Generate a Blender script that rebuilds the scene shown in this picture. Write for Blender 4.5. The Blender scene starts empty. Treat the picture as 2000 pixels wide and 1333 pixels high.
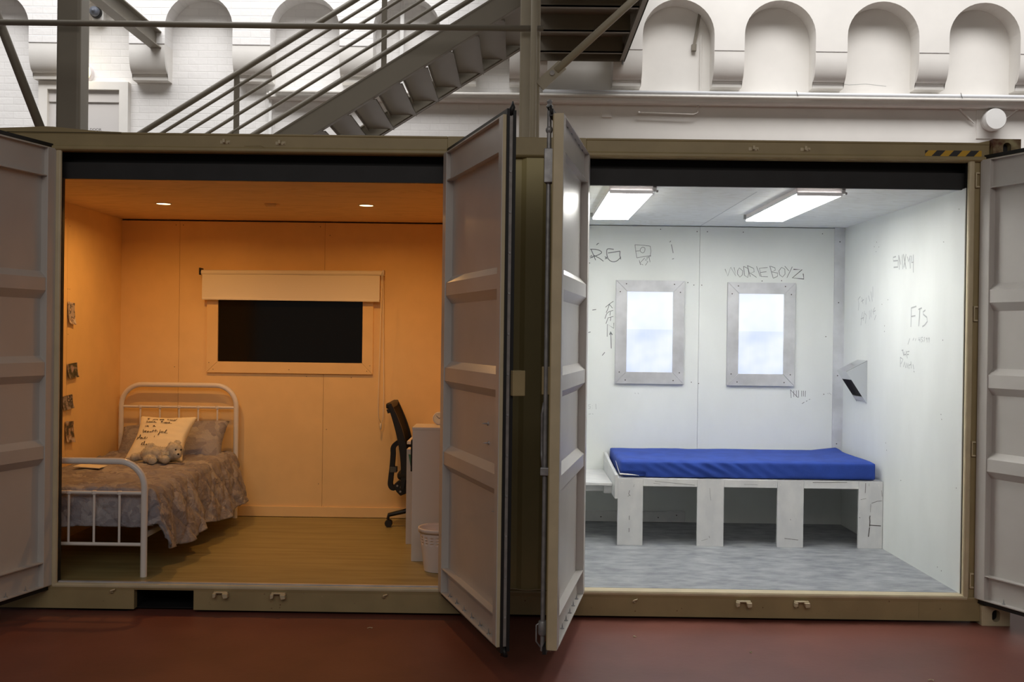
import bpy, bmesh, math, random
from mathutils import Vector, Matrix, noise
random.seed(7)
S = bpy.context.scene
C = S.collection
PI = math.pi

# ------------------------------------------------------------------ camera, world, lights, exposure
def cam_setup():
    yaw, pitch, roll = -.0045, -.0045, .0132
    cy, sy, cp, sp, cr, sr = math.cos(yaw), math.sin(yaw), math.cos(pitch), math.sin(pitch), math.cos(roll), math.sin(roll)
    fwd = Vector((sy*cp, cy*cp, sp)); r0 = Vector((cy, -sy, 0)); u0 = r0.cross(fwd)
    right = cr*r0 + sr*u0; up = -sr*r0 + cr*u0
    cd = bpy.data.cameras.new('camera'); co = bpy.data.objects.new('camera', cd); C.objects.link(co)
    m = Matrix((right, up, -fwd)).transposed().to_4x4(); m.translation = Vector((.0282, -6.1567, 1.6877))
    co.matrix_world = m
    cd.sensor_width = 36; cd.sensor_fit = 'HORIZONTAL'; cd.lens = 2005.93/2000*36
    S.camera = co
cam_setup()
S.view_settings.view_transform = 'Standard'; S.view_settings.look = 'None'
S.view_settings.exposure = 0; S.view_settings.gamma = 1; S.view_settings.use_curve_mapping = False
S.cycles.use_denoising = True
S.cycles.max_bounces = 8; S.cycles.diffuse_bounces = 5; S.cycles.sample_clamp_indirect = 4
W = bpy.data.worlds.new('world'); S.world = W; W.use_nodes = True
W.node_tree.nodes['Background'].inputs[0].default_value = (1, .94, .86, 1)
W.node_tree.nodes['Background'].inputs[1].default_value = .085
def area(name, loc, target, sx, sy, power, col, spread=180):
    l = bpy.data.lights.new(name, 'AREA'); l.shape = 'RECTANGLE'; l.size = sx; l.size_y = sy
    l.energy = power; l.color = col; l.spread = math.radians(spread)
    o = bpy.data.objects.new(name, l); C.objects.link(o); o.location = loc
    o.rotation_euler = (Vector(target)-Vector(loc)).to_track_quat('-Z', 'Y').to_euler()
    return o
# high clerestory glazing opposite the arcaded wall, and the roof lantern over the stair
area('clerestory_daylight', (1.0, 2.3, 9.4), (1.0, 6.3, 4.6), 20, 2.2, 460, (1, .975, .955), 100)
area('hall_front_fill', (0.3, -9.0, 5.6), (0.3, 0.0, 1.6), 9, 3.0, 105, (1, .93, .86), 140)  # added fill, set low so light reaches the panel between the middle doors
area('lantern_daylight', (-3.0, 4.6, 9.8), (-3.0, 5.2, 3.0), 12, 2.0, 180, (.97, .98, 1), 110)
WARM = (1, .50, .14)
for lx, ly in ((-2.533, 1.25), (-1.061, 1.2)):
    area('downlight_lamp', (lx, ly, 2.600), (lx, ly, 0), .06, .06, 8.7, WARM, 165)

# ------------------------------------------------------------------ materials
def mat(name, col, rough=.6, metal=0, var=0, vscale=6, vcol=None, stretch=(1, 1, 1), bump=0, bscale=60, bstretch=None,
        emit=None, estr=0, spec=.4, coat=0, detail=6, trans=0):
    m = bpy.data.materials.new(name); m.use_nodes = True
    n = m.node_tree.nodes; L = m.node_tree.links; p = n['Principled BSDF']
    p.inputs['Base Color'].default_value = (*col, 1); p.inputs['Roughness'].default_value = rough
    p.inputs['Metallic'].default_value = metal; p.inputs['Specular IOR Level'].default_value = spec
    p.inputs['Coat Weight'].default_value = coat
    if trans: p.inputs['Transmission Weight'].default_value = trans
    if emit: p.inputs['Emission Color'].default_value = (*emit, 1); p.inputs['Emission Strength'].default_value = estr
    tc = n.new('ShaderNodeTexCoord')
    def tex(scale, st, d=detail):
        mp = n.new('ShaderNodeMapping'); mp.inputs['Scale'].default_value = st
        L.new(tc.outputs['Object'], mp.inputs['Vector'])
        t = n.new('ShaderNodeTexNoise'); t.inputs['Scale'].default_value = scale; t.inputs['Detail'].default_value = d
        L.new(mp.outputs[0], t.inputs['Vector']); return t
    if var:
        t = tex(vscale, stretch)
        r = n.new('ShaderNodeValToRGB'); L.new(t.outputs['Fac'], r.inputs['Fac'])
        c2 = vcol or tuple(c*(1-var) for c in col)
        r.color_ramp.elements[0].position = .38; r.color_ramp.elements[0].color = (*c2, 1)
        r.color_ramp.elements[1].position = .64; r.color_ramp.elements[1].color = (*col, 1)
        L.new(r.outputs[0], p.inputs['Base Color'])
    if bump:
        t = tex(bscale, bstretch or stretch)
        b = n.new('ShaderNodeBump'); b.inputs['Strength'].default_value = bump; b.inputs['Distance'].default_value = .01
        L.new(t.outputs['Fac'], b.inputs['Height']); L.new(b.outputs[0], p.inputs['Normal'])
    return m
M = {}
M['floor'] = mat('red floor paint', (.20, .068, .050), .45, var=.22, vscale=1.6, vcol=(.155, .052, .038), bump=.06, bscale=30, spec=.35)
M['cream'] = mat('cream container paint', (.37, .29, .15), .45, var=.12, vscale=5, bump=.05, bscale=22)
M['creamlight'] = mat('pale and edge lit cream paint', (.60, .51, .34), .4, var=.1, vscale=8, bump=.05, bscale=22)  # paler copy of the container cream; light on jambs and edges is in its colour
M['olive'] = mat('olive corrugated wall paint', (.52, .445, .22), .5, var=.1, vscale=3)
M['black'] = mat('black board', (.018, .018, .020), .6, var=.2, vscale=9)
M['rubber'] = mat('black rubber', (.012, .012, .013), .5)
M['grey'] = mat('light grey door paint', (.57, .545, .52), .36, var=.06, vscale=3, bump=.04, bscale=14)
M['steelstrip'] = mat('dull steel strip', (.33, .31, .30), .45, .3, var=.2, vscale=20)
M['galv'] = mat('galvanised steel', (.42, .42, .43), .4, .4, var=.25, vscale=25)
M['rust'] = mat('rusty cream steel', (.42, .36, .20), .6, var=.8, vscale=14, vcol=(.12, .045, .02), bump=.15, bscale=30)
M['stair'] = mat('taupe stair paint', (.225, .20, .16), .45, var=.05, vscale=3, bump=.03, bscale=20)
M['column'] = mat('beige column paint', (.43, .38, .29), .45, var=.05)
M['plaster'] = mat('white render', (.83, .81, .775), .8, var=.05, vscale=2.5, bump=.12, bscale=9, detail=8)
M['white'] = mat('white gloss paint', (.8, .8, .79), .35)
M['doorpaint'] = mat('off white door paint', (.66, .64, .63), .45)
M['peach'] = mat('peach painted board', (.90, .635, .305), .6, var=.05, vscale=5, bump=.03, bscale=90)
M['cellwall'] = mat('white painted ply wall', (.80, .83, .815), .5, var=.07, vscale=2.2, stretch=(1, 1, .5), bump=.04, bscale=40, bstretch=(1, 1, .15))
M['cellwall2'] = mat('white painted cell board', (.72, .72, .725), .45, var=.28, vscale=10, vcol=(.64, .645, .66), stretch=(1, 1, .6), bump=.05, bscale=60)
M['alu'] = mat('brushed aluminium', (.71, .72, .75), .34, .4, var=.2, vscale=6, bump=.03, bscale=60, bstretch=(1, 1, .1))
M['chrome'] = mat('polished stainless steel', (.72, .73, .76), .12, 1.0)
M['dark'] = mat('dark speck', (.05, .045, .04), .6)
M['pencil'] = mat('pencil graffiti', (.15, .16, .17), .8)
M['pencil2'] = mat('faint pencil graffiti', (.45, .47, .48), .8)
M['ink'] = mat('black ink lettering', (.012, .010, .012), .6)
M['bedwhite'] = mat('white powder coat', (.80, .77, .74), .25, coat=.3)
M['blue'] = mat('royal blue cotton', (.022, .066, .37), .8, var=.2, vscale=9, bump=.15, bscale=180)
M['whitecloth'] = mat('white vinyl', (.85, .85, .85), .5)
M['sheet'] = mat('cream mattress ticking', (.7, .66, .58), .8)
M['cushion'] = mat('cream cotton', (.88, .80, .60), .85, var=.05, vscale=8, bump=.12, bscale=160)
M['teddy'] = mat('pale grey plush', (.60, .56, .47), .95, var=.25, vscale=40)
M['ribbon'] = mat('satin ribbon', (.8, .72, .5), .4)
M['desk'] = mat('white laminate', (.66, .62, .58), .45)
M['plastic'] = mat('white plastic', (.75, .70, .70), .4)
M['chairblack'] = mat('black chair plastic', (.016, .015, .014), .45)
M['mesh'] = mat('black mesh fabric', (.02, .018, .016), .8)
M['tubegrey'] = mat('grey plastic slider', (.10, .10, .09), .5)
M['blind'] = mat('ivory blind fabric', (.86, .80, .68), .7, bump=.04, bscale=200)
M['glassdark'] = mat('dark window glass', (.006, .006, .006), .12, spec=.5)
M['greencard'] = mat('green card', (.10, .26, .15), .7)
M['paper'] = mat('cream paper', (.85, .80, .66), .7)
M['siren'] = mat('slate grey siren plastic', (.13, .145, .18), .4)
M['lampglow'] = mat('lit warm diffuser', (.9, .85, .6), .4, emit=(1, .84, .46), estr=1.3)
M['downglow'] = mat('lit lamp lens', (.9, .8, .6), .4, emit=(1, .74, .38), estr=6)
M['tubeglow'] = mat('lit fluorescent diffuser', (.9, .9, .9), .4, emit=(1, .985, .93), estr=19)
M['downrim'] = mat('downlight rim', (.8, .7, .5), .5)
M['ledge'] = mat('warm white conduit', (.80, .77, .72), .4, var=.06, vscale=14)
M['duct'] = mat('cool white duct', (.78, .80, .84), .35)

def nodes_of(m): return m.node_tree.nodes, m.node_tree.links, m.node_tree.nodes['Principled BSDF']
def plywood(name, c1, c2, sc, st):
    m = mat(name, c1, .6); n, L, p = nodes_of(m)
    tc = n.new('ShaderNodeTexCoord'); mp = n.new('ShaderNodeMapping'); mp.inputs['Scale'].default_value = st
    L.new(tc.outputs['Object'], mp.inputs[0])
    w = n.new('ShaderNodeTexNoise'); w.inputs['Scale'].default_value = sc; w.inputs['Detail'].default_value = 3; w.inputs['Distortion'].default_value = 1.2
    L.new(mp.outputs[0], w.inputs['Vector'])
    mm = n.new('ShaderNodeMath'); mm.operation = 'MULTIPLY'; mm.inputs[1].default_value = 9; L.new(w.outputs['Fac'], mm.inputs[0])
    fr = n.new('ShaderNodeMath'); fr.operation = 'FRACT'; L.new(mm.outputs[0], fr.inputs[0])
    r = n.new('ShaderNodeValToRGB'); L.new(fr.outputs[0], r.inputs[0])
    r.color_ramp.elements[0].color = (*c1, 1); r.color_ramp.elements[1].color = (*c1, 1)
    e = r.color_ramp.elements.new(.5); e.color = (*c2, 1)
    r.color_ramp.elements[0].position = .2; r.color_ramp.elements[-1].position = .8
    L.new(r.outputs[0], p.inputs['Base Color'])
    return m
M['plyceil'] = plywood('white washed plywood', (.86, .88, .86), (.78, .79, .755), 1.5, (1, 2.6, 1))
M['plywarm'] = plywood('peach plywood ceiling', (.82, .60, .33), (.70, .50, .26), 1.3, (.6, 4.5, 1))
def streak(name, cols, sc, st, rough=.45, pos=(.35, .5, .65)):
    m = mat(name, cols[0], rough); n, L, p = nodes_of(m)
    tc = n.new('ShaderNodeTexCoord'); mp = n.new('ShaderNodeMapping'); mp.inputs['Scale'].default_value = st
    L.new(tc.outputs['Object'], mp.inputs[0])
    w = n.new('ShaderNodeTexNoise'); w.inputs['Scale'].default_value = sc; w.inputs['Detail'].default_value = 9; w.inputs['Roughness'].default_value = .62
    L.new(mp.outputs[0], w.inputs['Vector'])
    r = n.new('ShaderNodeValToRGB'); L.new(w.outputs['Fac'], r.inputs[0])
    r.color_ramp.elements[0].color = (*cols[0], 1); r.color_ramp.elements[1].color = (*cols[2], 1)
    e = r.color_ramp.elements.new(pos[1]); e.color = (*cols[1], 1)
    r.color_ramp.elements[0].position = pos[0]; r.color_ramp.elements[-1].position = pos[2]
    L.new(r.outputs[0], p.inputs['Base Color'])
    return m
M['greyvinyl'] = streak('mottled grey vinyl', ((.20, .21, .235), (.285, .30, .325), (.37, .385, .405)), 6.5, (1, 1.9, 1))
M['woodvinyl'] = streak('oak vinyl planks', ((.255, .215, .095), (.32, .27, .12), (.37, .315, .145)), 3.0, (.6, 9, 1))
def quilt_mat(name):
    m = mat(name, (.3, .29, .32), .75); n, L, p = nodes_of(m)
    tc = n.new('ShaderNodeTexCoord')
    v = n.new('ShaderNodeTexVoronoi'); v.inputs['Scale'].default_value = 15; v.distance = 'EUCLIDEAN'; v.inputs['Randomness'].default_value = 1
    nz = n.new('ShaderNodeTexNoise'); nz.inputs['Scale'].default_value = 6
    mx = n.new('ShaderNodeMixRGB'); mx.inputs[0].default_value = .3; L.new(tc.outputs['Object'], mx.inputs[1]); L.new(nz.outputs['Color'], mx.inputs[2])
    L.new(tc.outputs['Object'], nz.inputs['Vector']); L.new(mx.outputs[0], v.inputs['Vector'])
    sx = n.new('ShaderNodeSeparateColor'); L.new(v.outputs['Color'], sx.inputs[0])
    r = n.new('ShaderNodeValToRGB'); L.new(sx.outputs[0], r.inputs[0]); r.color_ramp.interpolation = 'CONSTANT'
    r.color_ramp.elements[0].color = (.245, .23, .255, 1); r.color_ramp.elements[0].position = 0
    r.color_ramp.elements[1].color = (.285, .27, .295, 1); r.color_ramp.elements[1].position = .33
    e = r.color_ramp.elements.new(.62); e.color = (.325, .31, .33, 1)
    e = r.color_ramp.elements.new(.86); e.color = (.375, .36, .375, 1)
    L.new(r.outputs[0], p.inputs['Base Color'])
    b = n.new('ShaderNodeBump'); b.inputs['Strength'].default_value = .6; b.inputs['Distance'].default_value = .02
    n2 = n.new('ShaderNodeTexNoise'); n2.inputs['Scale'].default_value = 20; n2.inputs['Detail'].default_value = 4; n2.inputs['Distortion'].default_value = 1.5; L.new(tc.outputs['Object'], n2.inputs['Vector'])
    L.new(n2.outputs[0], b.inputs['Height']); L.new(b.outputs[0], p.inputs['Normal'])
    return m
M['quilt'] = quilt_mat('grey camouflage leaf print cotton')
def brick_mat():
    m = mat('white painted brick', (.85, .84, .83), .7); n, L, p = nodes_of(m)
    tc = n.new('ShaderNodeTexCoord'); mp = n.new('ShaderNodeMapping'); mp.inputs['Rotation'].default_value = (PI/2, 0, 0)
    L.new(tc.outputs['Object'], mp.inputs[0])
    b = n.new('ShaderNodeTexBrick'); b.inputs['Scale'].default_value = 1; b.inputs['Brick Width'].default_value = .235; b.inputs['Row Height'].default_value = .085
    b.inputs['Mortar Size'].default_value = .006; b.inputs['Mortar Smooth'].default_value = .6
    b.inputs['Color1'].default_value = (.86, .85, .84, 1); b.inputs['Color2'].default_value = (.82, .81, .80, 1); b.inputs['Mortar'].default_value = (.815, .805, .795, 1)
    L.new(mp.outputs[0], b.inputs['Vector']); L.new(b.outputs['Color'], p.inputs['Base Color'])
    nz = n.new('ShaderNodeTexNoise'); nz.inputs['Scale'].default_value = 14; nz.inputs['Detail'].default_value = 5; L.new(tc.outputs['Object'], nz.inputs['Vector'])
    ad = n.new('ShaderNodeMath'); ad.operation = 'MULTIPLY_ADD'; ad.inputs[1].default_value = -.9
    L.new(b.outputs['Fac'], ad.inputs[0]); L.new(nz.outputs['Fac'], ad.inputs[2])
    bp = n.new('ShaderNodeBump'); bp.inputs['Strength'].default_value = .3; bp.inputs['Distance'].default_value = .012
    L.new(ad.outputs[0], bp.inputs['Height']); L.new(bp.outputs[0], p.inputs['Normal'])
    return m
M['brick'] = brick_mat()
def tape_mat():
    m = mat('hazard tape', (.5, .3, .02), .5); n, L, p = nodes_of(m)
    tc = n.new('ShaderNodeTexCoord'); s = n.new('ShaderNodeSeparateXYZ'); L.new(tc.outputs['Object'], s.inputs[0])
    a = n.new('ShaderNodeMath'); a.operation = 'MULTIPLY_ADD'; a.inputs[1].default_value = -.95; L.new(s.outputs[2], a.inputs[0]); L.new(s.outputs[0], a.inputs[2])
    b = n.new('ShaderNodeMath'); b.operation = 'MULTIPLY_ADD'; b.inputs[1].default_value = 9.9; b.inputs[2].default_value = 2.65; L.new(a.outputs[0], b.inputs[0])
    f = n.new('ShaderNodeMath'); f.operation = 'FRACT'; L.new(b.outputs[0], f.inputs[0])
    g = n.new('ShaderNodeMath'); g.operation = 'GREATER_THAN'; g.inputs[1].default_value = .5; L.new(f.outputs[0], g.inputs[0])
    mx = n.new('ShaderNodeMixRGB'); mx.inputs[1].default_value = (.03, .028, .03, 1); mx.inputs[2].default_value = (.62, .36, .03, 1)
    L.new(g.outputs[0], mx.inputs[0]); L.new(mx.outputs[0], p.inputs['Base Color'])
    return m
M['tape'] = tape_mat()
def backlit(name, e1, e2, strength, flute):
    m = mat(name, (.8, .86, .95), .3); n, L, p = nodes_of(m)
    tc = n.new('ShaderNodeTexCoord')
    nz = n.new('ShaderNodeTexNoise'); nz.inputs['Scale'].default_value = 3.5; nz.inputs['Detail'].default_value = 2; L.new(tc.outputs['Object'], nz.inputs['Vector'])
    mp = n.new('ShaderNodeMapping'); mp.inputs['Rotation'].default_value = (PI/2, 0, 0); L.new(tc.outputs['Object'], mp.inputs[0])
    v = n.new('ShaderNodeTexWave'); v.inputs['Scale'].default_value = 26; v.inputs['Distortion'].default_value = .6; v.inputs['Detail Scale'].default_value = 3; L.new(tc.outputs['Object'], v.inputs['Vector'])
    ad = n.new('ShaderNodeMath'); ad.operation = 'MULTIPLY_ADD'; ad.inputs[1].default_value = -flute; L.new(v.outputs['Fac'], ad.inputs[0]); L.new(nz.outputs['Fac'], ad.inputs[2])
    r = n.new('ShaderNodeValToRGB'); L.new(ad.outputs[0], r.inputs[0])
    r.color_ramp.elements[0].position = .2; r.color_ramp.elements[1].position = .6
    r.color_ramp.elements[0].color = (*e1, 1); r.color_ramp.elements[1].color = (*e2, 1)
    L.new(r.outputs[0], p.inputs['Emission Color']); p.inputs['Emission Strength'].default_value = strength
    p.inputs['Base Color'].default_value = (.1, .1, .12, 1)
    return m
M['paneup'] = backlit('backlit polycarbonate upper sheet', (.70, .80, 1), (.93, .97, 1), .97, 0)
M['panelow'] = backlit('backlit bubbled polycarbonate sheet', (.58, .69, .98), (.90, .95, 1), .96, .10)
def photo_mat(name, cs, seed):
    m = mat(name, cs[0], .35); n, L, p = nodes_of(m)
    tc = n.new('ShaderNodeTexCoord'); nz = n.new('ShaderNodeTexNoise'); nz.inputs['Scale'].default_value = 22; nz.inputs['Detail'].default_value = 2
    mp = n.new('ShaderNodeMapping'); mp.inputs['Location'].default_value = (seed, seed*2, 0); L.new(tc.outputs['Object'], mp.inputs[0]); L.new(mp.outputs[0], nz.inputs['Vector'])
    r = n.new('ShaderNodeValToRGB'); L.new(nz.outputs['Fac'], r.inputs[0]); r.color_ramp.interpolation = 'CONSTANT'
    r.color_ramp.elements[0].color = (*cs[0], 1); r.color_ramp.elements[1].color = (*cs[1], 1)
    r.color_ramp.elements[1].position = .47
    for q, c in zip((.55, .63), cs[2:]): e = r.color_ramp.elements.new(q); e.color = (*c, 1)
    L.new(r.outputs[0], p.inputs['Base Color'])
    return m

# ------------------------------------------------------------------ mesh helpers
ORG = {}
class MB:
    def __init__(s): s.b = bmesh.new()
    def box(s, x0, x1, y0, y1, z0, z1):
        v = [s.b.verts.new((x, y, z)) for x in (x0, x1) for y in (y0, y1) for z in (z0, z1)]
        for f in ((0, 1, 3, 2), (4, 6, 7, 5), (0, 4, 5, 1), (2, 3, 7, 6), (0, 2, 6, 4), (1, 5, 7, 3)): s.b.faces.new([v[i] for i in f])
        return s
    def prism(s, pts, axis, a, b):
        def P(u, w, t): return {'X': (t, u, w), 'Y': (u, t, w), 'Z': (u, w, t)}[axis]
        A = [s.b.verts.new(P(u, w, a)) for u, w in pts]; B = [s.b.verts.new(P(u, w, b)) for u, w in pts]
        n = len(pts)
        f1 = s.b.faces.new(A); f2 = s.b.faces.new(B[::-1])
        for i in range(n): s.b.faces.new((A[i], B[i], B[(i+1) % n], A[(i+1) % n]))
        if n > 4: bmesh.ops.triangulate(s.b, faces=[f1, f2])
        return s
    def tube(s, pts, r, seg=12, r2=None):
        pts = [Vector(p) for p in pts]; n = len(pts); rings = []
        t0 = (pts[1]-pts[0]).normalized(); ref = Vector((0, 0, 1)) if abs(t0.z) < .9 else Vector((0, 1, 0))
        u = t0.cross(ref).normalized()
        for i, p in enumerate(pts):
            t = (pts[min(i+1, n-1)]-pts[max(i-1, 0)]).normalized()
            u = (u - t*u.dot(t)).normalized(); w = t.cross(u)
            rr = r if r2 is None else r+(r2-r)*i/(n-1)
            rings.append([s.b.verts.new(p+(u*math.cos(2*PI*k/seg)+w*math.sin(2*PI*k/seg))*rr) for k in range(seg)])
        for i in range(n-1):
            for k in range(seg): s.b.faces.new((rings[i][k], rings[i][(k+1) % seg], rings[i+1][(k+1) % seg], rings[i+1][k]))
        s.b.faces.new(rings[0][::-1]); s.b.faces.new(rings[-1])
        return s
    def bar(s, p, q, w, h, up=(0, 0, 1)):   # rectangular bar from p to q
        p = Vector(p); q = Vector(q); t = (q-p).normalized(); u = t.cross(Vector(up)).normalized()*w/2; v = u.cross(t).normalized()*h/2
        A = [s.b.verts.new(c) for c in (p-u-v, p+u-v, p+u+v, p-u+v)]; B = [s.b.verts.new(c) for c in (q-u-v, q+u-v, q+u+v, q-u+v)]
        s.b.faces.new(A[::-1]); s.b.faces.new(B)
        for i in range(4): s.b.faces.new((A[i], A[(i+1) % 4], B[(i+1) % 4], B[i]))
        return s
    def lathe(s, prof, c, axis='Z', seg=32, caps=True):
        def P(r, h, a):
            x, y = r*math.cos(a), r*math.sin(a)
            return {'Z': (c[0]+x, c[1]+y, c[2]+h), 'Y': (c[0]+x, c[1]+h, c[2]+y), 'X': (c[0]+h, c[1]+x, c[2]+y)}[axis]
        R = [[s.b.verts.new(P(r, h, 2*PI*k/seg)) for k in range(seg)] for r, h in prof]
        for i in range(len(R)-1):
            for k in range(seg): s.b.faces.new((R[i][k], R[i][(k+1) % seg], R[i+1][(k+1) % seg], R[i+1][k]))
        if caps: s.b.faces.new(R[0][::-1]); s.b.faces.new(R[-1])
        return s
    def ball(s, c, r, sub=2):
        if not hasattr(r, '__len__'): r = (r, r, r)
        bmesh.ops.create_icosphere(s.b, subdivisions=sub, radius=1, matrix=Matrix.Translation(c) @ Matrix.Diagonal((*r, 1)))
        return s
    def grid(s, f, nu, nv, closed=False):
        V = [[s.b.verts.new(f(i/(nu-1), j/(nv-1))) for j in range(nv)] for i in range(nu)]
        for i in range(nu-1):
            for j in range(nv-1): s.b.faces.new((V[i][j], V[i+1][j], V[i+1][j+1], V[i][j+1]))
        return s
    def build(s, name, m, parent=None, org=(0, 0, 0), bevel=0, smooth=False, solid=0, sub=0, local=False, recalc=True, bseg=2, xf=None):
        if xf is not None: bmesh.ops.transform(s.b, matrix=xf, verts=s.b.verts)
        o3 = Vector(org) if parent is None else ORG[parent.name]
        if local: o3 = Vector((0, 0, 0))
        if not local or parent is None: bmesh.ops.translate(s.b, vec=-o3, verts=s.b.verts)
        if recalc: bmesh.ops.recalc_face_normals(s.b, faces=s.b.faces)
        me = bpy.data.meshes.new(name); s.b.to_mesh(me); s.b.free(); me.materials.append(m)
        o = bpy.data.objects.new(name, me); C.objects.link(o)
        if smooth:
            for p in me.polygons: p.use_smooth = True
        if parent is None: o.location = o3
        else: o.parent = parent
        ORG[o.name] = o3
        if solid:
            k = o.modifiers.new('solid', 'SOLIDIFY'); k.thickness = solid; k.offset = -1
        if bevel:
            k = o.modifiers.new('bevel', 'BEVEL'); k.width = bevel; k.segments = bseg; k.limit_method = 'ANGLE'; k.angle_limit = math.radians(40)
        if sub:
            k = o.modifiers.new('sub', 'SUBSURF'); k.levels = sub; k.render_levels = sub
        if smooth and (bevel or smooth == 'auto'):
            try: 
                me.set_sharp_from_angle(angle=math.radians(35))
            except Exception: pass
        return o
def thing(name, label, cat, loc=(0, 0, 0), group=None, rotz=0):
    o = bpy.data.objects.new(name, None); C.objects.link(o); o.location = loc; o.rotation_euler = (0, 0, rotz)
    o.empty_display_size = .1; o['label'] = label; o['category'] = cat
    if group: o['group'] = group
    ORG[o.name] = Vector(loc)
    return o
def tag(o, label, cat=None, group=None):
    o['label'] = label
    if cat: o['category'] = cat
    if group: o['group'] = group
    return o
def struct(o, label=None, cat=None):
    o['kind'] = 'structure'
    if label: o['label'] = label
    if cat: o['category'] = cat
    return o
def rounded(cx, cy, w, h, r, n=5):
    pts = []
    for (sx, sy, a0) in ((1, 1, 0), (-1, 1, PI/2), (-1, -1, PI), (1, -1, 1.5*PI)):
        for k in range(n+1):
            a = a0+PI/2*k/n; pts.append((cx+sx*(w/2-r)+r*math.cos(a), cy+sy*(h/2-r)+r*math.sin(a)))
    return pts
def cut(o, cutter):
    k = o.modifiers.new('cut', 'BOOLEAN'); k.object = cutter; k.operation = 'DIFFERENCE'; k.solver = 'EXACT'
    bpy.context.view_layer.update()
    dg = bpy.context.evaluated_depsgraph_get(); me = bpy.data.meshes.new_from_object(o.evaluated_get(dg))
    o.modifiers.clear(); o.data = me; bpy.data.objects.remove(cutter)
def path_prism(mb, pts, w, y0, y1):
    # a bent flat bar: the path (x, z) thickened to width w (number or list) and extruded in y
    n = len(pts); L_, R_ = [], []
    for i, (x, z) in enumerate(pts):
        a, b = pts[max(0, i-1)], pts[min(n-1, i+1)]
        t = Vector((b[0]-a[0], b[1]-a[1])).normalized(); k = (w[i] if hasattr(w, '__len__') else w)/2
        L_.append((x-t.y*k, z+t.x*k)); R_.append((x+t.y*k, z-t.x*k))
    rings = [[mb.b.verts.new((q[0], y, q[1])) for q, y in ((L_[i], y0), (R_[i], y0), (R_[i], y1), (L_[i], y1))] for i in range(n)]
    for i in range(n-1):
        for k in range(4): mb.b.faces.new((rings[i][k], rings[i][(k+1) % 4], rings[i+1][(k+1) % 4], rings[i+1][k]))
    mb.b.faces.new(rings[0]); mb.b.faces.new(rings[-1][::-1])
    return mb
def spline(P, k=4):
    out = []
    for i in range(len(P)-1):
        p0, p1, p2, p3 = P[max(0, i-1)], P[i], P[i+1], P[min(len(P)-1, i+2)]
        for j in range(k):
            t = j/k
            out.append(tuple(.5*(2*b+(c-a)*t+(2*a-5*b+4*c-d)*t*t+(3*b-a-3*c+d)*t**3) for a, b, c, d in zip(p0, p1, p2, p3)))
    return out+[P[-1]]
def ribbon(mb, pts3, nrm, w):
    nrm = Vector(nrm); pts3 = [Vector(p) for p in pts3]
    if len(pts3) < 2: return
    prev = None
    for i, p in enumerate(pts3):
        t = (pts3[min(i+1, len(pts3)-1)]-pts3[max(i-1, 0)]).normalized()
        s = t.cross(nrm).normalized()*w/2
        a, b = mb.b.verts.new(p+s+nrm*.0008), mb.b.verts.new(p-s+nrm*.0008)
        if prev: mb.b.faces.new((prev[0], prev[1], b, a))
        prev = (a, b)

# ------------------------------------------------------------------ hall: floor and arcaded wall
fl = MB().box(-11, 11, -9, 7.0, -.12, 0).build('floor', M['floor'])
struct(fl, 'dark red painted concrete hall floor', 'floor')
wb = MB().box(-11, .0, 6.28, 6.6, 0, 8).build('wall_back', M['brick'])
struct(wb, 'white painted brick wall behind the staircase', 'wall')
wb2 = MB().box(.0, 11, 6.28, 6.6, 0, 8).build('wall_back_right', M['plaster'])
struct(wb2, 'smooth white rendered wall right of the column', 'wall')
# cracks in the render
def crack(pts, w, name, m, parent, nrm=(0, -1, 0)):
    mb = MB()
    for st in pts: ribbon(mb, st, nrm, w)
    return mb.build(name, m, parent, recalc=False)
crack([[(3.62, 6.279, 4.80), (3.8, 6.279, 4.81), (4.0, 6.279, 4.78), (4.2, 6.279, 4.795), (4.45, 6.279, 4.77)], [(2.2, 6.279, 4.9), (2.2, 6.279, 4.72)]], .004, 'crack', M['pencil2'], wb2)
SPR = 5.30
def arch_z(x, x0, x1, apex):
    r = (x1-x0)/2; c = (x0+x1)/2; t = min(1, abs(x-c)/r)
    return apex-r*.98*(1-math.sqrt(max(0, 1-t*t)))
openings = [(-9.0, -8.2), (-7.82, -7.02), (-6.62, -5.80), (-5.39, -4.61), (-4.185, -3.383), (-2.935, -2.116), (-1.716, -.923),
            (.35, 1.13), (1.472, 2.319), (2.676, 3.515), (3.889, 4.734), (5.089, 5.927), (6.30, 7.14), (7.51, 8.35)]
def arcade(name, ops, xa, xb, m, label):
    ztop = 7.6; zb = 5.10; mb = MB()
    x = xa
    for (x0, x1) in ops:
        mb.box(x, x0, 6.0, 6.28, zb, ztop); x = x1
        apex = 5.70; n = 20; r = (x1-x0)/2; zs = apex-r*.98
        pts = [(x0, ztop), (x0, zs)]+[((x0+x1)/2-r*math.cos(PI*k/n), zs+r*.98*math.sin(PI*k/n)) for k in range(1, n)]+[(x1, zs), (x1, ztop)]
        # strips, so that the curved soffit stays clean
        for k in range(len(pts)-1):
            (xa_, za), (xb_, zb_) = pts[k], pts[k+1]
            if k in (0, len(pts)-2): continue
            f = [mb.b.verts.new((xx, yy, zz)) for yy in (6.0, 6.28) for xx, zz in ((xa_, za), (xb_, zb_), (xb_, ztop), (xa_, ztop))]
            mb.b.faces.new(f[:4]); mb.b.faces.new(f[4:][::-1]); mb.b.faces.new((f[0], f[4], f[5], f[1])); mb.b.faces.new((f[3], f[2], f[6], f[7]))
        # jamb faces below the springing are the sides of the solid boxes
        e = .0
    mb.box(x, xb, 6.0, 6.28, zb, ztop)
    o = mb.build(name, m); struct(o, label, 'wall')
    return o
arcade('wall_arcade_left', [o for o in openings if o[1] < 0], -10.6, .0, M['brick'], 'projecting blind arcade of white brick over the stair')
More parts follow.
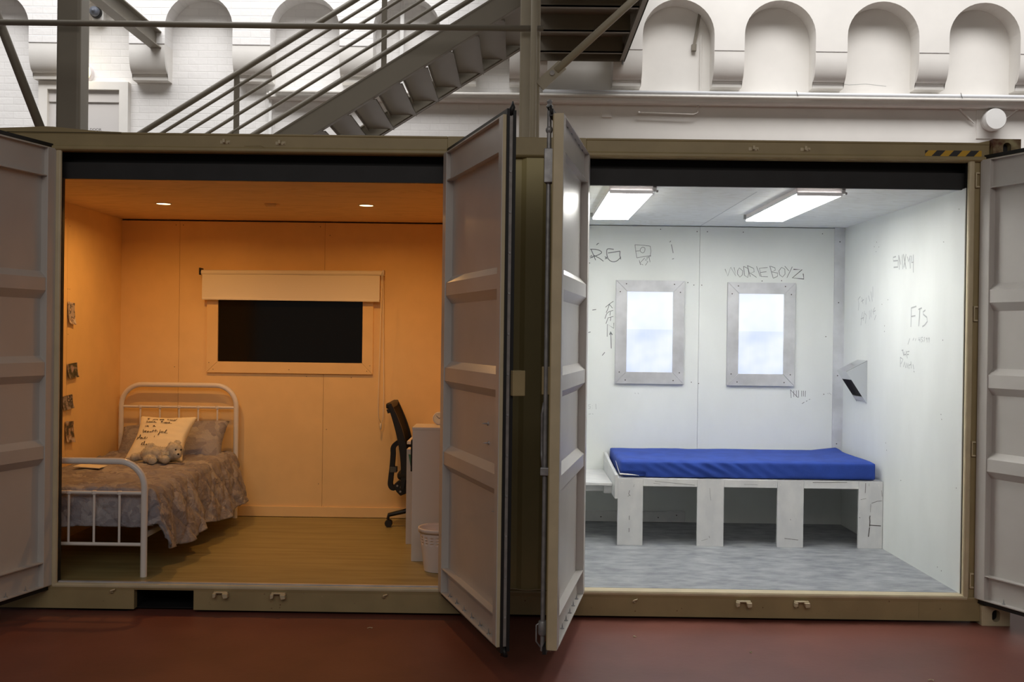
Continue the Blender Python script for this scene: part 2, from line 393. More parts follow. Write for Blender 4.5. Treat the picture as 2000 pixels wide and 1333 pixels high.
arcade('wall_arcade_right', [o for o in openings if o[1] > 0], .0, 10.6, M['plaster'], 'projecting blind arcade of smooth white render')
edges = [(-8.2, -7.82), (-7.02, -6.62), (-5.80, -5.39), (-4.61, -4.185), (-3.383, -2.935), (-2.116, -1.716), (-.923, -.5), (-.1, .35),
         (1.13, 1.472), (2.319, 2.676), (3.515, 3.889), (4.734, 5.089), (5.927, 6.30), (7.14, 7.51)]
prof = [(6.28, 5.10), (6.0, 5.10)]+[(6.0+.125*(1-math.cos(PI/2*k/12)), 5.04-.275*math.sin(PI/2*k/12)) for k in range(13)]+[(6.118, 4.757), (6.13, 4.745), (6.13, 4.70), (6.28, 4.70)]
for i, (a, b) in enumerate(edges):
    o = MB().prism(prof, 'X', a, b).build('trim_%d' % (i+1), M['plaster'] if a > -.2 else M['brick' if 0 else 'plaster'], org=((a+b)/2, 6.28, 4.7), smooth='auto')
    struct(o, 'curved plaster corbel carrying the blind arcade', 'corbel')
    MB().box(a+.002, b-.002, 5.996, 6.01, 5.094, 5.102).build('joint_line', M['steelstrip'], o)
# string course with duct and pipe
st = MB().prism([(6.28, 4.50), (6.14, 4.50), (6.12, 4.52), (6.12, 4.565), (6.28, 4.60)], 'X', -3.0, 10.6).build('trim_15', M['plaster'])
struct(st, 'projecting string course along the white wall', 'string course')
tag(MB().tube([(.30, 6.10, 4.615), (10.5, 6.10, 4.615)], .024).build('electrical_conduit', M['duct'], org=(.3, 6.1, 4.615), smooth=True), 'cool white round duct running along the ledge of the right wall', 'conduit')
tag(MB().tube([(-2.9, 6.09, 4.572), (10.5, 6.09, 4.572)], .020).build('wall_pipe', M['ledge'], org=(0, 6.09, 4.572), smooth=True), 'long cream pipe on the ledge just below the white duct', 'pipe')
for i, (x, lab) in enumerate(((1.13+.0, 0), (3.32, 0), (5.27, 0))):
    if i: tag(MB().tube([(x-.01, 6.07, 4.65), (x, 6.07, 4.62), (x+.01, 6.07, 4.585)], .003).build('cable_tie', M['dark'], org=(x, 6.07, 4.6)), 'black cable tie on the white duct, ' + ('between second and third full arches' if i == 1 else 'left of the round white wall fitting'), 'cable tie')
tag(MB().tube([(2.2, 6.24, 5.35), (2.2, 6.24, 4.63)], .008).build('wall_conduit', M['plaster'], org=(2.2, 6.24, 4.63)), 'thin vertical conduit painted white inside the arch beside the landing', 'conduit')
tag(MB().tube([(1.45, 6.2, 4.40), (1.47, 6.2, 4.40)], .014).tube([(1.45, 6.2, 4.40), (2.12, 6.2, 4.385), (2.17, 6.21, 4.41), (2.18, 6.22, 4.52)], .006).build('curved_pipe', M['ledge'], org=(1.45, 6.2, 4.4), smooth=True), 'small bent pipe hanging under the ledge right of the column', 'pipe')
tag(MB().box(1.02, 1.14, 6.262, 6.28, 4.35, 4.42).build('wall_plate', M['plaster'], org=(1.08, 6.28, 4.35), bevel=.004), 'small blank white wall plate below the ledge', 'plate')
tag(MB().tube([(.42, 6.25, 0), (.42, 6.25, 4.5)], .012).build('corner_bead', M['plaster'], org=(.42, 6.25, 0)), 'vertical bead on the wall right of the central column', 'bead')
tag(MB().box(-1.42, -1.37, 6.16, 6.22, 4.6, 6.9).build('downpipe', M['white'], org=(-1.4, 6.2, 4.6), bevel=.01), 'white vertical pipe seen between the upper stair rails', 'pipe')
tag(MB().box(-2.99, -2.95, 6.18, 6.24, 0, 4.6).build('downpipe', M['white'], org=(-2.97, 6.2, 0), bevel=.01), 'white vertical pipe behind the lower stringer of the stair', 'pipe')
# round white fitting on its square patch
o = thing('wall_bell', 'round white drum shaped fitting on the wall above the container corner', 'wall fitting', (5.71, 6.28, 4.36))
MB().box(5.54, 5.84, 6.27, 6.28, 4.15, 4.545).build('back_plate', M['plaster'], o)
MB().lathe([(.125, 0), (.125, -.05), (.118, -.055), (.118, -.06), (.13, -.065), (.13, -.13), (.12, -.145), (.0, -.148)], (5.71, 6.27, 4.36), 'Y', 40, False).build('drum', M['white'], o, smooth='auto')
for pts, lab in (([(5.5, 6.25, 4.33), (5.22, 6.2, 4.58)], 'left of the round white fitting'), ([(5.83, 6.25, 4.35), (6.12, 6.2, 4.585)], 'right of the round white fitting')):
    tag(MB().tube(pts, .008).build('cable', M['plaster'], org=pts[0]), 'painted cable running up to the ledge ' + lab, 'cable')
# siren and bulkhead lamp on the left
o = thing('alarm_siren', 'slate grey round alarm siren on a white box in the arch left of the stair', 'siren', (-5.08, 6.28, 5.52))
MB().box(-5.12, -4.99, 6.18, 6.28, 5.42, 5.58).build('mounting_box', M['white'], o, bevel=.01)
MB().lathe([(.068, 6.18-6.28), (.066, -.14), (.05, -.155)], (-5.07, 6.28, 5.51), 'Y', 28).build('sounder_body', M['rubber'], o, smooth='auto')
MB().lathe([(.058, -.15), (.056, -.19), (.04, -.205), (.02, -.212), (.018, -.222), (.0, -.225)], (-5.07, 6.28, 5.51), 'Y', 28, False).build('sounder_dome', M['siren'], o, smooth=True)
o = thing('bulkhead_lamp', 'round bulkhead lamp glowing warm yellow above the fire door', 'lamp', (-5.25, 6.28, 4.80))
MB().lathe([(.12, 0), (.12, -.06), (.108, -.075)], (-5.25, 6.28, 4.80), 'Y', 36).build('lamp_rim', M['plastic'], o, smooth='auto')
MB().lathe([(.106, -.07), (.10, -.10), (.07, -.125), (.03, -.135), (.0, -.137)], (-5.25, 6.28, 4.80), 'Y', 36, False).build('lamp_glass', M['lampglow'], o, smooth=True)
pl = bpy.data.lights.new('bulkhead_bulb', 'POINT'); pl.energy = 1.3; pl.color = (1, .8, .45); pl.shadow_soft_size = .1
po = bpy.data.objects.new('bulkhead_bulb', pl); C.objects.link(po); po.location = (-5.25, 6.05, 4.80)
# fire door
o = MB().box(-5.66, -4.795, 6.255, 6.278, 2.5, 4.592).build('door_1', M['doorpaint'], org=(-5.2, 6.27, 2.5))
struct(o, 'off white upper level fire door behind the left column', 'door')
MB().box(-5.77, -5.66, 6.19, 6.28, 2.5, 4.60).box(-4.795, -4.685, 6.19, 6.28, 2.5, 4.60).box(-5.77, -4.685, 6.19, 6.28, 4.592, 4.695).build('door_frame', M['plaster'], o, bevel=.005)
MB().box(-5.66, -4.795, 6.235, 6.26, 4.45, 4.592).build('head_panel', M['doorpaint'], o, bevel=.004)
fc = bpy.data.curves.new('fire_door_text', 'FONT'); fc.body = 'FIRE DOOR'; fc.size = .046; fc.extrude = .0005; fc.space_character = 1.05
to = bpy.data.objects.new('sign_lettering', fc); C.objects.link(to); to.parent = o; to.rotation_euler = (PI/2, 0, 0)
to.location = Vector((-5.262, 6.233, 4.104))-Vector((-5.2, 6.27, 2.5)); fc.materials.append(M['dark'])
struct(MB().box(-8.5, -3.4, 5.4, 6.28, 2.42, 2.5).build('upper_landing_slab', M['stair']), 'steel landing in front of the fire door', 'landing')
struct(MB().box(-.55, 1.42, 1.2, 5.98, 6.50, 6.62).build('unseen_shade_slab', M['stair']), 'unseen slab added above the stair landing to shade the wall', 'shade slab')  # added out of view to keep daylight off the wall under the landing

# ------------------------------------------------------------------ steel frame in front of the wall
def column(x, y, w, label, m):
    o = MB().box(x-w/2, x+w/2, y-w/2, y+w/2, 0, 8).build('steel_column', m, org=(x, y, 0), bevel=.028, smooth='auto', bseg=4)
    return tag(o, label, 'column')
column(-3.985, 3.05, .215, 'thick taupe steel column in front of the fire door', M['stair'])
column(.114, 3.04, .18, 'thick beige steel column between the two pairs of open container doors', M['column'])
tag(MB().tube([(.143, 2.76, 0), (.143, 2.76, 7.5)], .028).build('standpipe', M['column'], org=(.143, 2.76, 0), smooth=True), 'slim beige vertical pipe in front of the middle column', 'pipe')
tag(MB().tube([(-5.6, 2.82, 4.378), (.225, 2.82, 4.378)], .027).build('tie_rail', M['stair'], org=(-2, 2.82, 4.378), smooth=True), 'long horizontal taupe tube crossing in front of the stair', 'rail')
o = MB().tube([(-5.05, 2.95, 5.55), (-4.17, 2.95, 3.35)], .040).build('diagonal_brace', M['stair'], org=(-4.2, 2.95, 3.4), smooth=True)
tag(o, 'taupe diagonal tube brace at the far left, running down behind the container', 'brace')
o = thing('diagonal_brace', 'beige diagonal tube brace rising right from the middle column under the landing', 'brace', (.26, 2.95, 3.98))
MB().tube([(.345, 2.95, 4.045), (1.33, 2.95, 4.97)], .034).build('brace_tube', M['column'], o, smooth=True)
MB().bar((.2, 2.95, 3.91), (.40, 2.95, 4.098), .10, .02, (0, 1, 0)).build('gusset_plate', M['column'], o)
MB().lathe([(.022, -.03), (.022, .03)], (.31, 2.95, 4.02), 'Y', 16).build('pin', M['steelstrip'], o)
# gallery beams bearing on the wall
def ibeam(mb, x, y0, y1, z0, h=.2, w=.13, t=.014):
    mb.box(x-w/2, x+w/2, y0, y1, z0, z0+t).box(x-w/2, x+w/2, y0, y1, z0+h-t, z0+h).box(x-.006, x+.006, y0, y1, z0+t, z0+h-t)
mb = MB(); ibeam(mb, -4.29, 1.5, 6.0, 5.045)
tag(mb.build('gallery_beam', M['stair'], org=(-4.29, 6, 5.045)), 'grey I section beam bearing on the corbel left of the stair', 'beam')
tag(MB().bar((2.26, 6.235, 6.1), (2.118, 6.24, 5.22), .035, .012, (0, 1, 0)).box(2.09, 2.145, 6.225, 6.28, 5.16, 5.235).build('hanger_strap', M['stair'], org=(2.06, 5.97, 5.12)), 'thin steel strap hanging in the arch right of the landing', 'strap')

# ------------------------------------------------------------------ staircase
SL = .637
def zt(x): return 4.31+SL*(x+1)      # top of the near stringer
sc = thing('staircase', 'taupe steel open riser staircase rising right to the landing', 'staircase', (-7.2, 4.05, 0))
XA, XB = -7.72, .20
DV = .232
def stringer(y0, y1, name, flip):
    mb = MB()
    a, b = XA, XB
    mb.prism([(a, zt(a)), (b, zt(b)), (b, zt(b)-DV), (a, zt(a)-DV)], 'Y', y0, y0+.012) if not flip else mb.prism([(a, zt(a)), (b, zt(b)), (b, zt(b)-DV), (a, zt(a)-DV)], 'Y', y1-.012, y1)
    for d0, d1 in ((0, .016), (DV-.016, DV)):
        mb.prism([(a, zt(a)-d0+.002), (b, zt(b)-d0+.002), (b, zt(b)-d1+.002), (a, zt(a)-d1+.002)], 'Y', y0-(.004 if not flip else 0), y1+(.004 if flip else 0))
    return mb.build('stringer', M['stair'], sc)
stringer(3.30, 3.375, 'stringer', False)
stringer(4.725, 4.80, 'stringer', True)
n = 0
for k in range(-27, 6):
    x0 = -.10+.2355*k-.06; z = zt(x0+.1)-.135
    if x0 < XA+.1 or x0+.28 > XB+.15: continue
    MB().box(x0, x0+.275, 3.375, 4.725, z-.006, z).box(x0, x0+.007, 3.375, 4.725, z-.03, z).box(x0+.268, x0+.275, 3.375, 4.725, z-.018, z).build('tread', M['stair'], sc)
def hz(x, off): return zt(x)+off
for yy in (3.32,):
    for off, r in ((.118, .024), (.262, .0155), (.395, .0155), (.527, .0155), (.66, .0155), (.782, .026)):
        if yy > 4 and off not in (.782,): continue
        xa, xb = (-7.2, .15) if r > .02 else (-7.1, .12)
        MB().tube([(xa, yy, hz(xa, off)), (xb, yy, hz(xb, off))], r).build('handrail' if off > .7 else 'guard_rail', M['stair'], sc, smooth=True)
    for px in (-6.65, -5.3, -3.94, -2.585, -1.23, .10):
        if yy > 4 : continue
        MB().box(px-.024, px+.024, yy-.012, yy+.012, zt(px)-.05, hz(px, .79)).build('post', M['stair'], sc)
# landing
ld = thing('stair_landing', 'taupe steel stair landing with channel joists seen from below', 'landing', (.7, 4.8, 4.95))
MB().box(.215, 1.26, 3.2, 5.99, 5.15, 5.17).build('deck_plate', M['stair'], ld)
for yy in (3.24, 4.05, 4.87, 5.68):
    MB().box(.215, 1.2, yy, yy+.012, 4.97, 5.15).box(.215, 1.2, yy, yy+.06, 4.97, 4.985).build('joist', M['stair'], ld)
MB().box(1.20, 1.26, 3.0, 5.98, 4.95, 4.965).box(1.248, 1.26, 3.0, 5.98, 4.95, 5.2).box(1.2, 1.26, 3.0, 5.98, 5.185, 5.2).build('side_channel', M['stair'], ld)
MB().tube([(1.23, 5.93, 4.96), (1.23, 5.93, 4.90)], .011).build('anchor_bolt', M['galv'], ld)
MB().box(.215, 1.26, 5.975, 5.995, 4.95, 5.15).build('wall_angle', M['stair'], ld)

# ------------------------------------------------------------------ shipping container
XL, XR = -3.35, 3.0
ct = thing('shipping_container', 'beige steel shipping container with two open side doorways fitted out as rooms', 'container', (0, 0, 0))
CR, CL, OL = M['cream'], M['creamlight'], M['olive']
top = [(0, 2.87), (0, 2.80), (-.012, 2.796), (-.014, 2.776), (.0, 2.768), (.06, 2.768), (.06, 2.87)]
for a, b in ((XL, -.40), (.43, 2.84)):
    MB().prism(top, 'X', a, b).prism([(0, 2.883), (0, 2.87), (.06, 2.87), (.06, 2.883)], 'X', a, b).build('top_rail', CR, ct, bevel=.004)
MB().prism([(.0, 2.883), (0, 2.775), (.012, 2.765), (.06, 2.765), (.06, 2.883)], 'X', -.40, .43).build('top_rail', CR, ct, bevel=.004)
MB().prism([(-3.35, 2.875), (-3.35, 2.895), (-3.1, 2.90), (-2.95, 2.906), (-2.83, 2.913), (-2.77, 2.911), (-2.63, 2.899), (-2.52, 2.889), (-2.36, 2.8835), (-2.36, 2.875)], 'Y', .0, .05).build('corner_gusset', CR, ct, bevel=.004)
MB().prism([(2.55, 2.880), (2.78, 2.885), (2.85, 2.90), (2.85, 2.86), (2.55, 2.86)], 'Y', .012, .05).build('corner_gusset', CR, ct, bevel=.004)
# bottom rail built round the fork pocket
def botprof(zb): return [(0, .128), (0, zb), (.05, zb), (.05, .160), (-.001, .160), (-.003, .152), (-.003, .146)]
mb = MB()
for a, b in ((XL, -2.251), (-1.893, 2.84)): mb.prism(botprof(.017), 'X', a, b)
mb.prism(botprof(.134)[:1]+[(.0, .134), (.05, .134), (.05, .160), (-.001, .160), (-.003, .152), (-.003, .146)] if 0 else [(0, .134), (.05, .134), (.05, .160), (-.001, .160), (-.003, .152), (-.003, .146)], 'X', -2.251, -1.893)
mb.build('bottom_rail', CR, ct, bevel=.003)
MB().box(-2.60, -2.3, .02, .03, .0, .001).box(-2.256, -2.251, .05, 1.2, .017, .134).box(-1.893, -1.888, .05, 1.2, .017, .134).box(-2.256, -1.888, .05, 1.2, .128, .134).box(-2.256, -1.888, .05, 1.2, .014, .017).box(-2.256, -1.888, 1.2, 1.205, .017, .134).build('fork_pocket', M['black'], ct)
for a, b in ((-2.745, -.41), (.44, 2.745)):
    MB().prism([(-.005, .146), (-.006, .158), (-.001, .168), (.05, .1735), (.058, .1735), (.058, .148)], 'X', a, b).build('door_sill', CL, ct, bevel=.002)  # paler cream puts the room light on the sill into the colour
# posts: rounded jamb face and a set-back hinge face
for s, xo in ((-1, -2.717), (1, 2.720)):
    e = XL if s < 0 else 2.86
    a = sorted((xo, xo+s*.037)); b = sorted((xo+s*.037, e))
    MB().box(a[0], a[1], -.004, .018 if s < 0 else .032, .150, 2.792).build('jamb', CL, ct, bevel=.012, bseg=3, smooth='auto')  # paler than the post behind: light from the room is in the jamb colour
    MB().box(b[0], b[1], .012, .08, .12, 2.80).build('corner_post', CR, ct, bevel=.004)
for x0, x1 in ((-.425, -.405), (.435, .455)): MB().box(x0, x1, .0, .05, .165, 2.772).build('jamb', CR, ct, bevel=.008)
MB().box(2.7205, 2.76, .042, .052, .16, 2.77).build('gap_shade', M['rubber'], ct)  # black strip standing in for the shade in the gap beside the wall
MB().box(-2.722, -2.7165, .018, .05, .17, 2.61).build('gap_shade', M['rubber'], ct)  # shaded gap at the left jamb, drawn as a black strip
# corrugated panel in the middle 
pp = []; x = -.44; k = 0
prof_ = [(-.415, .045), (-.36, .045), (-.33, .02), (-.13, .02), (-.10, .045), (.045, .045), (.075, .02), (.175, .02), (.205, .045), (.30, .045), (.33, .02), (.445, .02)]
MB().prism(prof_+[(.445, .055), (.44, .06), (-.415, .06)], 'Z', .15, 2.77).build('wall_panel', OL, ct)
MB().tube([(-.02+.02*k, .0+.003*math.sin(k), .168+.004*math.sin(k*.7)) for k in range(14)], .003).build('sealant_bead', CL, ct)
# shell
MB().box(XL, XR, 0.06, 2.44, 2.862, 2.882).build('roof_panel', CR, ct)
MB().box(XL, XR, 2.40, 2.44, .12, 2.862).build('back_panel', OL, ct)
MB().box(XL, XL+.03, .06, 2.40, .12, 2.862).build('end_panel', OL, ct)
MB().box(XR-.03, XR, .06, 2.40, .12, 2.862).build('end_panel', OL, ct)
MB().box(XL, XR, .06, 2.44, .135, .150).build('underfloor', M['black'], ct)
MB().box(XL, XR, 2.38, 2.44, .015, .15).build('rear_rail', CR, ct)
# corner castings with their slots
def casting(x0, x1, z0, z1, m):
    y0 = -.035
    o = MB().box(x0, x1, y0, y0+.162, z0, z1).build('corner_casting', m, ct, bevel=.0)
    cx, cz = (x0+x1)/2, (z0+z1)/2
    c = MB().prism(rounded(cx, cz, .048, .072, .0235), 'Y', -.2, .02).build('cutter', m); c.location = (0, 0, 0)
    cut(o, c)
    k = o.modifiers.new('bevel', 'BEVEL'); k.width = .014; k.segments = 3; k.limit_method = 'ANGLE'; k.angle_limit = math.radians(50)
    MB().box(cx-.03, cx+.03, .012, .022, cz-.04, cz+.04).build('slot_recess', M['black'], o)
casting(2.822, 2.988, 0, .118, CL)
casting(2.845, 3.01, 2.785, 2.90, M['rust'])
casting(XL, XL+.17, 0, .118, CL)
casting(XL, XL+.17, 2.785, 2.90, CR)
# hazard tape
MB().box(2.455, 2.792, -.0022, -.0002, 2.782, 2.834).build('hazard_tape', M['tape'], ct)['label'] = 'black and yellow diagonal striped tape'
# lock keepers
for x, z in ((-1.735, 2.830), (-1.403, 2.828), (1.431, 2.829), (1.74, 2.830)):
    MB().box(x-.030, x+.030, -.003, 0, z-.010, z+.010).box(x-.010, x+.004, -.026, -.002, z-.006, z+.016).box(x+.018, x+.026, -.014, -.002, z-.006, z+.004).build('lock_keeper', CL, ct, bevel=.003)
for x, z in ((-1.724, .119), (-1.379, .118), (1.406, .110), (1.752, .113)):
    MB().box(x-.042, x+.042, -.03, 0, z+.006, z+.015).prism([(x-.045, z+.008), (x-.045, z-.02), (x-.028, z-.016), (x-.025, z+.008)], 'Y', -.042, -.004).prism([(x+.045, z+.008), (x+.045, z-.018), (x+.02, z-.022), (x+.012, z+.008)], 'Y', -.045, -.004).build('lock_keeper', CL, ct, bevel=.003)
for x, z in ((-2.374, .131), (-.739, .124), (.758, .117)):
    MB().tube([(x+.012, 0, z+.006), (x+.010, -.02, z+.006), (x-.008, -.026, z+.002), (x-.014, -.02, z-.008), (x, -.012, z-.012)], .0045, 8).build('door_catch', CL, ct, smooth=True)
for z in (2.66, 1.86, 1.05, .26):
    for sx in (-1, 1):
        x = sx*2.772
        MB().box(x-.012, x+.012, -.004, .02, z+.036, z+.046).box(x-.012, x+.012, -.004, .02, z-.046, z-.036).box(x-.013, x-.006, -.006, .02, z-.04, z+.04).build('hinge_lug', CL, ct, bevel=.002)
# weld seam, dents on the rails
MB().tube([(2.46, -.001, .03), (2.46, -.001, .125), (2.475, -.001, .138), (2.74, -.001, .142)], .002, 6).build('weld_bead', CR, ct)
MB().tube([(-1.62, -.001, 2.808), (-1.52, -.001, 2.81), (-1.50, -.001, 2.802), (-1.49, -.001, 2.792), (.0-.46, -.001, 2.792)], .0018, 6).build('weld_bead', CR, ct)
MB().tube([(.9, -.001, 2.792), (2.08, -.001, 2.792), (2.1, -.001, 2.80), (2.16, -.001, 2.80)], .0018, 6).build('weld_bead', CR, ct)
# specks on bottom rail
mb = MB(); rr = random.Random(3)
for _ in range(60):
    x = rr.uniform(-3.2, 2.7); z = rr.uniform(.03, .145); r = rr.uniform(.0015, .004)
    if -2.27 < x < -1.87: continue
    mb.b.faces.new([mb.b.verts.new((x+r*math.cos(a), -.0008, z+r*1.2*math.sin(a))) for a in [k*PI/3 for k in range(6)]])
mb.build('rust_speck', M['rust'], ct)['kind'] = 'stuff'

# ------------------------------------------------------------------ the four container doors
DW, DZ0, DZ1 = 1.165, .156, 2.778
def cdoor(hinge, ang, side, label, latch=None, rod=False, screws=()):
    """local x = hinge to free edge, local y*side = interior side"""
    dx, dy = math.cos(ang), math.sin(ang)
    n = Vector((-dy, dx, 0))*side
    xf = Matrix(((dx, n.x, 0, hinge[0]), (dy, n.y, 0, hinge[1]), (0, 0, 1, 0), (0, 0, 0, 1)))
    G = M['grey']; T = .048
    mb = MB()
    # panel with three pressed ribs
    ribs = [(2.04, 2.0, 1.925, 1.875), (1.535, 1.497, 1.42, 1.375), (1.035, .998, .925, .88)]
    pr = [(-.044, DZ1)]
    for a, b, c, d in ribs: pr += [(-.044, a), (-.006, b), (-.006, c), (-.044, d)]
    pr += [(-.044, DZ0)]
    for i in range(len(pr)-1):
        (y0, z0), (y1, z1) = pr[i], pr[i+1]
        f = [mb.b.verts.new(p) for p in ((.05, y0, z0), (DW-.05, y0, z0), (DW-.05, y1, z1), (.05, y1, z1))]; mb.b.faces.new(f)
    mb.box(.05, DW-.05, -.049, -.0445, DZ0, DZ1)
    door = mb.build('door', G, ct, xf=xf, recalc=True, bevel=.006, bseg=3, smooth='auto')
    door['label'] = label
    ORG[door.name] = Vector((0, 0, 0))
    def sub(mb, name, m, **k): return mb.build(name, m, door, xf=xf, **k)
    # rib end chamfers
    sub(MB().box(0, .072, -T, 0, DZ0, DZ1), 'hinge_stile', G, bevel=.003)
    sub(MB().box(DW-.06, DW, -T, 0, DZ0, DZ1), 'free_stile', G, bevel=.003)
    sub(MB().box(.07, DW-.06, -.044, -.026, 2.61, DZ1).box(.07, DW-.06, -.044, -.001, DZ1-.006, DZ1).box(.07, DW-.06, -.044, -.004, 2.605, 2.611), 'top_channel', G)
    sub(MB().box(.07, DW-.06, -.044, -.036, DZ0, .30).box(.07, DW-.06, -.044, 0, DZ0, DZ0+.006).box(.07, DW-.06, -.044, -.002, .30, .306), 'bottom_channel', G)
    # cream outer edge, gasket
    def ring(mb, o, y0, y1, t, ox=None):
        ox = o if ox is None else ox
        mb.box(0, DW+ox, y0, y1, DZ1+o-t, DZ1+o).box(0, DW+ox, y0, y1, DZ0-o, DZ0-o+t).box(DW+ox-t, DW+ox, y0, y1, DZ0-o+t, DZ1+o-t)
        return mb
    sub(ring(MB(), .002, -.050, -.003, .004), 'edge_strip', M['creamlight'])
    sub(MB().box(0, DW, -.056, -.049, DZ0, DZ1), 'outer_skin', CR)
    if rod:
        sub(MB().box(0, DW, -.075, -.055, DZ1-.01, DZ1+.026).box(0, DW, -.075, -.055, DZ0-.026, DZ0+.01).box(0, .02, -.075, -.055, DZ0, DZ1), 'gasket', M['rubber'])
        sub(MB().tube([(DW-.12, -.062, DZ1), (DW-.05, -.09, DZ1+.045), (DW-.01, -.07, DZ1+.04), (DW+.005, -.06, DZ1)], .006), 'gasket_corner', M['rubber'], smooth=True)
    else:
        sub(ring(MB(), .030, -.034, -.020, .035, .012), 'gasket', M['rubber'])
        sub(ring(MB(), .024, -.068, -.052, .035, .012), 'gasket', M['rubber'])
        sub(MB().box(DW-.0, DW+.006, -.053, -.033, DZ0, DZ1), 'retaining_strip', M['steelstrip'])
        for q in range(12): sub(MB().lathe([(.006, 0), (.006, .004)], (DW+.006, -.043, .3+q*.2), 'X', 10), 'rivet', M['galv'])
        sub(MB().tube([(DW-.01, -.04, DZ1+.005), (DW+.01, -.05, DZ1+.04), (DW-.01, -.055, DZ1+.07)], .02, 8, .004), 'gasket_corner', M['rubber'], smooth=True)
        sub(MB().tube([(DW-.01, -.04, DZ0-.01), (DW+.01, -.05, DZ0-.045), (DW-.03, -.04, DZ0-.05)], .016, 8, .008), 'gasket_corner', M['rubber'], smooth=True)
    if rod:
        mbk = MB().tube([(DW-.075, -.085, DZ0-.03), (DW-.075, -.085, DZ1+.05)], .0115, 12)
        mbk.lathe([(.013, 0), (.018, .01), (.018, .02), (.013, .03)], (DW-.075, -.085, 2.70), 'Z', 14).lathe([(.02, 0), (.024, .01), (.024, .06), (.02, .07)], (DW-.075, -.085, DZ0+.05), 'Z', 14)
        sub(mbk, 'locking_bar', M['galv'], smooth='auto')
        sub(MB().box(DW-.1, DW-.05, -.105, -.056, 1.0, 1.04), 'bar_bracket', M['galv'], bevel=.004)
        sub(MB().box(DW-.105, DW-.045, -.105, -.056, 2.45, 2.62), 'bar_bracket', M['galv'], bevel=.004)
        sub(MB().tube([(DW-.08, -.092, 1.36), (DW-.09, -.104, 1.30), (DW-.12, -.108, 1.2), (DW-.12, -.108, 1.1), (DW-.09, -.095, 1.03)], .008, 8), 'bar_handle', M['galv'], smooth=True)
        sub(MB().lathe([(.014, 0), (.018, .008), (.010, .02), (.015, .032), (.006, .042)], (DW-.075, -.085, DZ1+.045), 'Z', 12), 'cam_head', M['galv'], smooth='auto')
        sub(MB().tube([(DW-.075, -.085, DZ0+.12), (DW-.06, -.115, DZ0+.10), (DW-.06, -.115, DZ0+.02), (DW-.075, -.09, DZ0-.02)], .004, 8), 'cam_hook', M['galv'], smooth=True)
    if latch:
        sub(MB().box(DW+latch[2], DW+latch[2]+.09, -.056-latch[3], -.056, latch[0], latch[1]).box(DW+latch[2], DW+latch[2]+.006, -.056-latch[3], -.056, latch[0], latch[1]), 'latch_box', CR, bevel=.004)
        if not rod: sub(MB().box(DW+latch[2]-.001, DW+latch[2]+.02, -.081, -.072, latch[0]+.03, latch[0]+.07), 'latch_slot', M['black'])
    for (u, z) in screws:
        sub(MB().lathe([(.012, -.044), (.011, -.040), (.0045, -.039), (.004, -.03), (.0006, -.012)], (u, 0, z), 'Y', 10, True), 'screw', M['galv'], smooth=False)
    for q in range(6 if not rod else 5):
        u = .19+.155*q
        sub(MB().lathe([(.011, .006), (.010, .010), (.004, .011), (.003, .024), (.0006, .036)], (u, -.024, DZ0), 'Z', 10, True), 'screw', M['galv'])
    if rod:
        for q in range(5): sub(MB().box(.2+.16*q, .235+.16*q, -.024, -.02, DZ1-.012, DZ1-.006), 'screw', M['galv'])
    return door
# hinge point on the interior-face edge, direction of the swung leaf
cdoor((-2.747, 0), math.atan2(-.42, -.117), 1, 'grey lined left door of the orange bedroom doorway, folded back at the left edge')
cdoor((-.425, 0), math.atan2(-1.10, .368), -1, 'grey lined right door of the orange bedroom doorway, black gasket on its free edge', latch=(1.395, 1.52, -.045, .065), screws=((.84, 1.23), (.86, 1.13), (1.02, .80)))
cdoor((.455, 0), math.atan2(-1.10, -.20), 1, 'grey lined left door of the white cell doorway, galvanised locking bar outside', latch=(1.40, 1.54, -.16, .05), rod=True, screws=((1.08, 1.245), (1.08, 1.15)))
cdoor((2.787, 0), math.atan2(-.335, .152), -1, 'grey lined right door of the white cell doorway, beside the corner casting')

# ------------------------------------------------------------------ room shells
FZ, CZ, BY = .174, 2.616, 2.30
# bedroom
mb = MB()
for a, b in ((-3.24, -2.7585), (-2.7565, -1.561)): mb.box(a, b, BY, BY+.03, FZ, 2.603)
mb.box(-1.559, -.05, BY, BY+.03, FZ, 2.603)
w1 = struct(mb.build('wall_back_bedroom', M['peach'], bevel=.0008), 'peach panelled back wall of the bedroom')
mb = MB().box(-3.27, -3.24, .06, 1.289, FZ, CZ).box(-3.27, -3.24, 1.291, BY+.03, FZ, CZ)
wl = struct(mb.build('wall_left_bedroom', M['peach'], bevel=.0008), 'peach left wall of the bedroom')
struct(MB().box(-.05, -.02, .06, BY+.03, FZ, CZ).build('wall_right_bedroom', M['peach']), 'peach right wall of the bedroom')
struct(MB().box(-3.3, -.02, .10, BY+.06, CZ, CZ+.015).build('ceiling_bedroom', M['plywarm']), 'plywood ceiling of the bedroom')
struct(MB().box(-3.3, -.02, .035, BY+.06, .155, FZ).build('floor_bedroom', M['woodvinyl']), 'oak look vinyl floor of the bedroom')
struct(MB().box(-2.715, -.42, .014, .036, .166, .1775).build('trim_16', M['alu']), 'aluminium edge strip at the bedroom threshold', 'trim')
b1 = struct(MB().box(-3.24, -.05, BY-.014, BY, FZ+.004, .262).build('baseboard_back', M['peach'], bevel=.003), 'peach baseboard along the bedroom back wall')
for a, b, nm in ((-2.86, -.37, 'bedroom'), (.40, 2.80, 'cell')):
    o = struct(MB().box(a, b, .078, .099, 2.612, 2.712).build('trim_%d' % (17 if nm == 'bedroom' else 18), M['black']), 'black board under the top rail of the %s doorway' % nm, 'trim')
    MB().box(a, b, .16, .18, 2.70, 2.862).build('recess_shade', M['rubber'], o)  # black sheet in place of the shade in the open cavity
